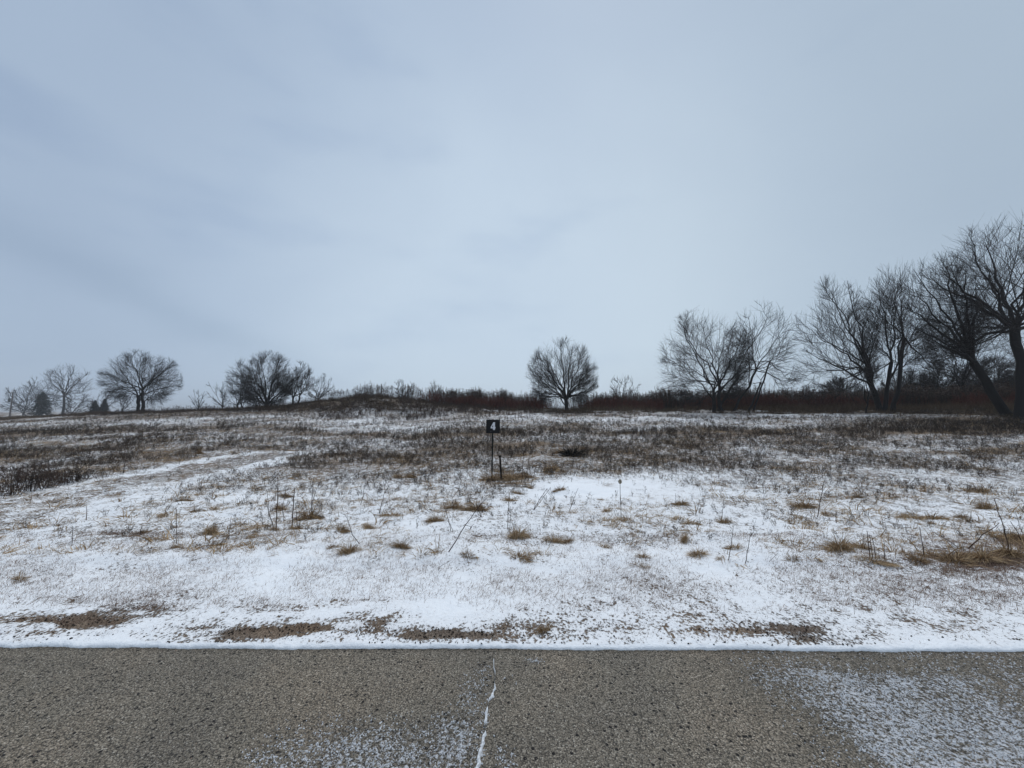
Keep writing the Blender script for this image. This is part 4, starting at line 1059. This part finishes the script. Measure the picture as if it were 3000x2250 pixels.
for pl, wpx, lb in STALKS:
    g = ground_at(*pl[0]); d0 = g[1]; S = d0/F
    P = [np.array([0, 0, -.03])]+[at_depth(a, b, d0+rgs.normal(0, .01))-g for a, b in pl[1:]]
    P = np.array(P)
    # resample with small natural kinks
    seg = np.cumsum(np.r_[0, np.linalg.norm(np.diff(P, axis=0), axis=1)]); tt = np.linspace(0, seg[-1], 9)
    Q_ = np.stack([np.interp(tt, seg, P[:, i]) for i in range(3)], 1); L_ = seg[-1]
    Q_[1:-1] += rgs.normal(0, .006*L_, (7, 3)); r = wpx*S*.5*np.linspace(1.0, .45, 9)*.95
    o = empty('weed_stalk', tuple(g)); tag(o, lb, 'weed stalk', 'single dead weed stalks in the snow')
    v, q, t = tubes(Q_[None], r[None], 6, np.array([rgs.random()]))
    obj('stem', mesh_np('stem', v, q, attrs={'tint': t}), M['stalk'], o)
    nb = int(rgs.integers(2, 6)); parts = []
    for j in range(nb):
        i = int(rgs.integers(3, 8)); b = Q_[i]; T_ = Q_[i]-Q_[i-1]; T_ /= np.linalg.norm(T_)
        e = b+(T_*.8+rgs.normal(0, .6, 3))*L_*rgs.uniform(.05, .14)
        parts.append(tubes(np.array([[b, e]]), np.array([[r[i]*.55, r[i]*.3]]), 4, np.array([rgs.random()])))
        if rgs.random() < .5: parts.append(ribbons(np.array([e]*2), rgs.normal(0, 1, (2, 3)), np.full(2, L_*.05), np.full(2, L_*.012), np.full(2, .8), rgs, 3))
    v, q, t = merge(parts); tag(obj('side_twigs', mesh_np('side_twigs', v, q, attrs={'tint': t}), M['stalk'], o), kind='stuff')

# the stalk with the open seed pod
def pod_stalk():
    g = ground_at(1820, 1522); S = g[1]/F
    o = empty('seed_pod_stalk', tuple(g)); tag(o, 'straight thin stalk topped by one open pale seed pod', 'weed stalk')
    H = 100*S
    v, q, t = tubes(np.array([[[0, 0, -.03], [-.002, 0, H*.35], [-.008, 0, H*.7], [-.006, 0, H]]]), np.array([[.005, .0045, .0038, .003]]), 7, np.array([.8]))
    obj('stem', mesh_np('stem', v, q, attrs={'tint': t}), M['stalk'], o)
    # pod: two cupped halves around a hollow
    podm = plant_mat('pod', [(0.0,(.25,.21,.16)),(1.0,(.45,.40,.32))])
    prof = [(0, .003), (.1, .013), (.3, .024), (.55, .026), (.8, .014), (1.0, .002)]
    for s in (-1, 1):
        V = []; nn = 7
        for (a, r) in prof:
            for k in range(nn):
                ph = (k/(nn-1)-.5)*math.pi*.95+(0 if s > 0 else math.pi)
                V.append((-.006+math.cos(ph)*r+s*.004*a, math.sin(ph)*r, H-.006+a*.075))
        Qd = [(i*nn+k, i*nn+k+1, (i+1)*nn+k+1, (i+1)*nn+k) for i in range(len(prof)-1) for k in range(nn-1)]
        me = mesh_np('pod_half', V, Qd, attrs={'tint': np.full(len(V), .5+.3*s)})
        p = obj('pod_half', me, podm, o); md = p.modifiers.new('shell', 'SOLIDIFY'); md.thickness = .003
pod_stalk()

# charred clump beyond the sign
def clump(px, py, w, h, seed, label, name='dark_root_clump', cat='plant debris', mat=None, n=90):
    g = ground_at(px, py); S = g[1]/F; rg = np.random.default_rng(seed)
    th = rg.random(n)*6.28; r = np.sqrt(rg.random(n))*w*S*.5
    b = np.stack([np.cos(th)*r, np.sin(th)*r*.6, np.full(n, -.01)], 1)
    d = np.stack([np.cos(th)*.9, np.sin(th)*.6, rg.uniform(.3, 1.5, n)], 1)
    v, q, t = ribbons(b, d, rg.uniform(.4, 1.1, n)*h*S, rg.uniform(.02, .07, n)*h*S, rg.uniform(.2, 1.6, n), rg, 4)
    o = obj(name, mesh_np(name, v, q, attrs={'tint': t}), mat, None, tuple(g)); tag(o, label, cat)
    return o
charm = plant_mat('charred', [(0.0,(.004,.004,.004)),(.7,(.012,.010,.009)),(1.0,(.03,.024,.02))])
clump(1677,1336,40,40,801,'black charred-looking clump of roots beyond the sign, beside a snowy hump',mat=charm,n=320)
clump(1696,1336,14,50,802,'dark spiky stems at the right side of the black root clump',mat=M['weed'],n=24)
leafm = plant_mat('frozen_leaf', [(0.0,(.014,.014,.010)),(.6,(.035,.034,.022)),(1.0,(.075,.06,.035))])
for i, (px, py, w, h, lb) in enumerate([(1619,1658,9,12,'small dark frozen leafy plant at the verge edge, left of three in a row'),
        (1648,1658,16,18,'dark frozen leafy plant at the verge edge, middle of three in a row'),
        (1690,1660,22,20,'brown curled leafy plant at the verge edge, right of three in a row'),
        (1748,1656,14,16,'dark withered plant at the verge edge, right of the row of three'),
        (1076,1664,14,18,'grey-green frozen leaf cluster standing on the verge left of the sign'),
        (2468,1652,18,10,'black curled leaf heap just in front of the large tuft at the right'),
        (2428,1662,16,14,'reddish-brown curled leaves on the verge left of the black leaf heap'),
        (403,1512,12,14,'small black stub cluster by the path at the left'),
        (500,1450,14,12,'dark crumpled leaf clump at the near side of the path'),
        (169,1548,14,12,'small brown leaf clump on the snow at far left'),
        (1262,1432,24,14,'dark curled leaf clump left of the sign foot'),
        (2760,1520,14,12,'dark green leafy clump in the snow right of the slanting stalk'),
        (1063,1735,34,10,'flat scatter of dark leaves on the verge below the left stalks'),
        (1622,1730,16,6,'dark leaf scrap lying on the verge right of the sign')]):
    clump(px, py, w*1.3, h*1.1, 820+i, lb, 'leaf_clump', 'leaf clump', leafm, 26)

# dark leafless shrub bank at the left
def shrub(px, py, w, h, seed, label):
    g = ground_at(px, py); S = g[1]/F; rg = np.random.default_rng(seed); n = 20; parts = []
    th = rg.random(n)*6.28; R = rg.random(n)*w*S*.6; hh = h*S*rg.uniform(.6, 1.35, n)
    p0 = np.stack([np.cos(th)*R*.5, np.sin(th)*R*.5, np.full(n, -.03)], 1); p2 = p0+np.stack([np.cos(th)*R*.6, np.sin(th)*R*.6, hh], 1)
    pts = np.stack([p0, (p0+p2)/2+rg.normal(0, .02, (n, 3)), p2], 1)
    parts.append(tubes(pts, np.tile([[.005, .004, .002]], (n, 1)), 3, rg.random(n)))
    m = n*9; k = rg.integers(0, n, m); t = rg.uniform(.15, 1, m)[:, None]; b = p0[k]*(1-t)+p2[k]*t
    e = b+rg.normal(0, 1, (m, 3))*np.array([.3, .3, .22])*h*S*.5+np.array([0, 0, .08*h*S])
    parts.append(tubes(np.stack([b, e], 1), np.tile([[.003, .002]], (m, 1)), 3, rg.random(m)*.6))
    m2 = 120; k = rg.integers(0, m, m2)
    parts.append(ribbons(e[k], rg.normal(0, 1, (m2, 3)), rg.uniform(.03, .07, m2), np.full(m2, .009), np.full(m2, .8), rg, 3))
    v, q, t = merge(parts)
    o = obj('low_shrub', mesh_np('low_shrub', v, q, attrs={'tint': t*.7}), M['goldenrod'], None, tuple(g)); tag(o, label, 'shrub', 'dark shrubs along the path at the left')
for i, (px, py, w, h, lb) in enumerate([(-30,1462,90,70,'dark twiggy shrub cut by the left edge of the photo, nearest the path'),
        (30,1452,80,62,'dark twiggy shrub by the path, first one fully in view from the left'),
        (85,1442,80,66,'dark twiggy shrub by the path, second from the left'),
        (140,1432,70,52,'dark twiggy shrub by the path, third from the left'),
        (188,1420,60,50,'dark twiggy shrub by the path, fourth from the left'),
        (228,1412,50,46,'dense dark shrub at the right end of the row by the path'),
        (55,1415,80,42,'low dark shrub behind the row at the left edge'),
        (130,1402,80,40,'low dark shrub behind the middle of the row by the path')]):
    shrub(px, py, w, h, 860+i, lb)

# ------------------------------------------------------------------ snow in the road crack, stones and snow crumbs on the road
def crack():
    line = [(1446,1935),(1450,1975),(1451,1995),(1448,2018),(1446,2032),(1438,2046),(1430,2056),(1429,2072),(1425,2095),(1421,2120),(1422,2150),(1414,2180),(1407,2210),(1401,2235),(1393,2262),(1385,2330)]
    wd = [1.5,2,4,3,7,8,2,4,5.5,6,6,6,6.5,6,7,7]
    P = np.array([road_at(a, b) for a, b in line]); k = 160
    s = np.cumsum(np.r_[0, np.linalg.norm(np.diff(P, axis=0), axis=1)]); t = np.linspace(0, s[-1], k)
    X = np.interp(t, s, P[:, 0]); Y = np.interp(t, s, P[:, 1]); Wd = np.interp(t, s, np.array(wd))*np.array([CAMH/ (0.5+0.0)]*1)/F*.72
    Wd = Wd*.8*smooth(.30, .46, fbm(t*14, t*0+2, 207, 3)); Wl = Wd*(.3+1.2*fbm(t*90, t*0, 201, 3)); Wr = Wd*(.3+1.2*fbm(t*90, t*0+7, 203, 3)); X = X+(fbm(t*25, t*0, 205, 3)-.5)*.02
    V = np.concatenate([np.stack([X-Wl, Y, np.full(k, -.002)], 1), np.stack([X-Wl*.5, Y, np.full(k, .009)+.004*fbm(t*90, t*0, 5)], 1), np.stack([X+Wr*.5, Y, np.full(k, .009)+.004*fbm(t*90, t*0, 8)], 1), np.stack([X+Wr, Y, np.full(k, -.002)], 1)])
    Q = [(r*k+i, (r+1)*k+i, (r+1)*k+i+1, r*k+i+1) for r in range(3) for i in range(k-1)]
    m = simple_mat('packed_snow', (.48,.49,.51), .9, 0, (.72,.74,.76), 90, (.4, .6))
    o = obj('snow_filled_crack', mesh_np('snow_filled_crack', V, Q), m); tag(o, kind='structure')
crack()
def lump(seed, rough=.35, flat=.7):
    import bmesh
    rg = np.random.default_rng(seed); bm = bmesh.new(); bmesh.ops.create_icosphere(bm, subdivisions=1, radius=1)
    for v in bm.verts: v.co = v.co*float(rg.uniform(1-rough, 1+rough)); v.co.z *= flat
    me = bpy.data.meshes.new('lump'); bm.to_mesh(me); bm.free()
    return me
def road_bits():
    rg = np.random.default_rng(31)
    # crushed stone chips of the surface
    m, nt, b = new_mat('stone_chip'); oi = nt.nodes.new('ShaderNodeObjectInfo')
    r = ramp_node(nt, [(0.0,(.060,.053,.042)),(.10,(.150,.132,.104)),(.5,(.225,.197,.156)),(.85,(.30,.264,.213)),(.96,(.38,.345,.29)),(1.0,(.33,.22,.17))])
    nt.links.new(oi.outputs['Random'], r.inputs[0]); nt.links.new(r.outputs[0], b.inputs['Base Color'])
    col = source_objects('stone_chips', [lump(900+k, .4, .6) for k in range(8)], m)
    n = 80000; x = rg.uniform(-4.2, 4.2, n); y = rg.uniform(1.35, EDGE-.005, n)
    kf = rg.random(n) < 1.0; x, y = x[kf], y[kf]; n = len(x)
    s = rg.uniform(.0018, .0046, n)
    zz = (fbm(x*1.1, y*1.1, 101, 2)-0.5)*0.008
    scatter('stone_chips', np.stack([x, y, zz-s*.15], 1), s, rg.random((n, 3))*6.28, rg.integers(0, 8, n), col, 'crushed stone chips of the road surface')
    # snow crumbs
    m2, nt, b = new_mat('snow_crumb'); b.inputs['Base Color'].default_value = (.62,.63,.65,1); b.inputs['Roughness'].default_value = .9
    col = source_objects('snow_crumbs', [lump(920+k, .35, .55) for k in range(8)], m2)
    n = 300000; x = rg.uniform(-4.2, 4.2, n); y = rg.uniform(1.35, EDGE-.01, n); s_ = road_snow(x, y)
    clus = fbm(x*42, y*42, 211, 2)
    p = np.clip((s_-.12)*1.0, 0, .8)*smooth(.46, .66, clus)
    k = rg.random(n) < p; x, y = x[k], y[k]; n = len(x); s = rg.uniform(.0016, .0052, n)
    zz = (fbm(x*1.1, y*1.1, 101, 2)-0.5)*0.008
    scatter('snow_crumbs', np.stack([x, y, zz], 1), s, rg.random((n, 3))*6.28, rg.integers(0, 8, n), col, 'snow grains caught between the stones of the road')
    # dark earth crumbs and leaf bits on the verge
    m3, nt, b = new_mat('earth_crumb'); b.inputs['Base Color'].default_value = (.035,.028,.022,1)
    col = source_objects('earth_crumbs', [lump(940+k, .5, .5) for k in range(5)], m3)
    n = 45000; x = rg.uniform(-5, 5, n); y = rg.uniform(EDGE+.02, 4.4, n); c = cover(x, y)
    k = rg.random(n) < (c*.35+.02)*smooth(4.4, 3.2, y); x, y = x[k], y[k]; n = len(x)
    scatter('earth_crumbs', np.stack([x, y, ground_z(x, y)+.004], 1), rg.uniform(.002, .008, n), rg.random((n, 3))*6.28, rg.integers(0, 5, n), col, 'dark crumbs of earth and leaf on the verge')
road_bits()

# ------------------------------------------------------------------ snowy air
def haze():
    m = bpy.data.materials.new('snowy_air'); m.use_nodes = True; nt = m.node_tree; nt.nodes.clear()
    out = nt.nodes.new('ShaderNodeOutputMaterial'); v = nt.nodes.new('ShaderNodeVolumePrincipled')
    v.inputs['Color'].default_value = (.93, .96, 1.0, 1); v.inputs['Density'].default_value = 0.0009; v.inputs['Anisotropy'].default_value = 0.2
    nt.links.new(v.outputs[0], out.inputs['Volume'])
    me = box(0, 0, 0, 8000, 8000, 20)
    o = obj('haze', me, m, None, (0, 500, 7.5)); tag(o, kind='stuff')
haze()
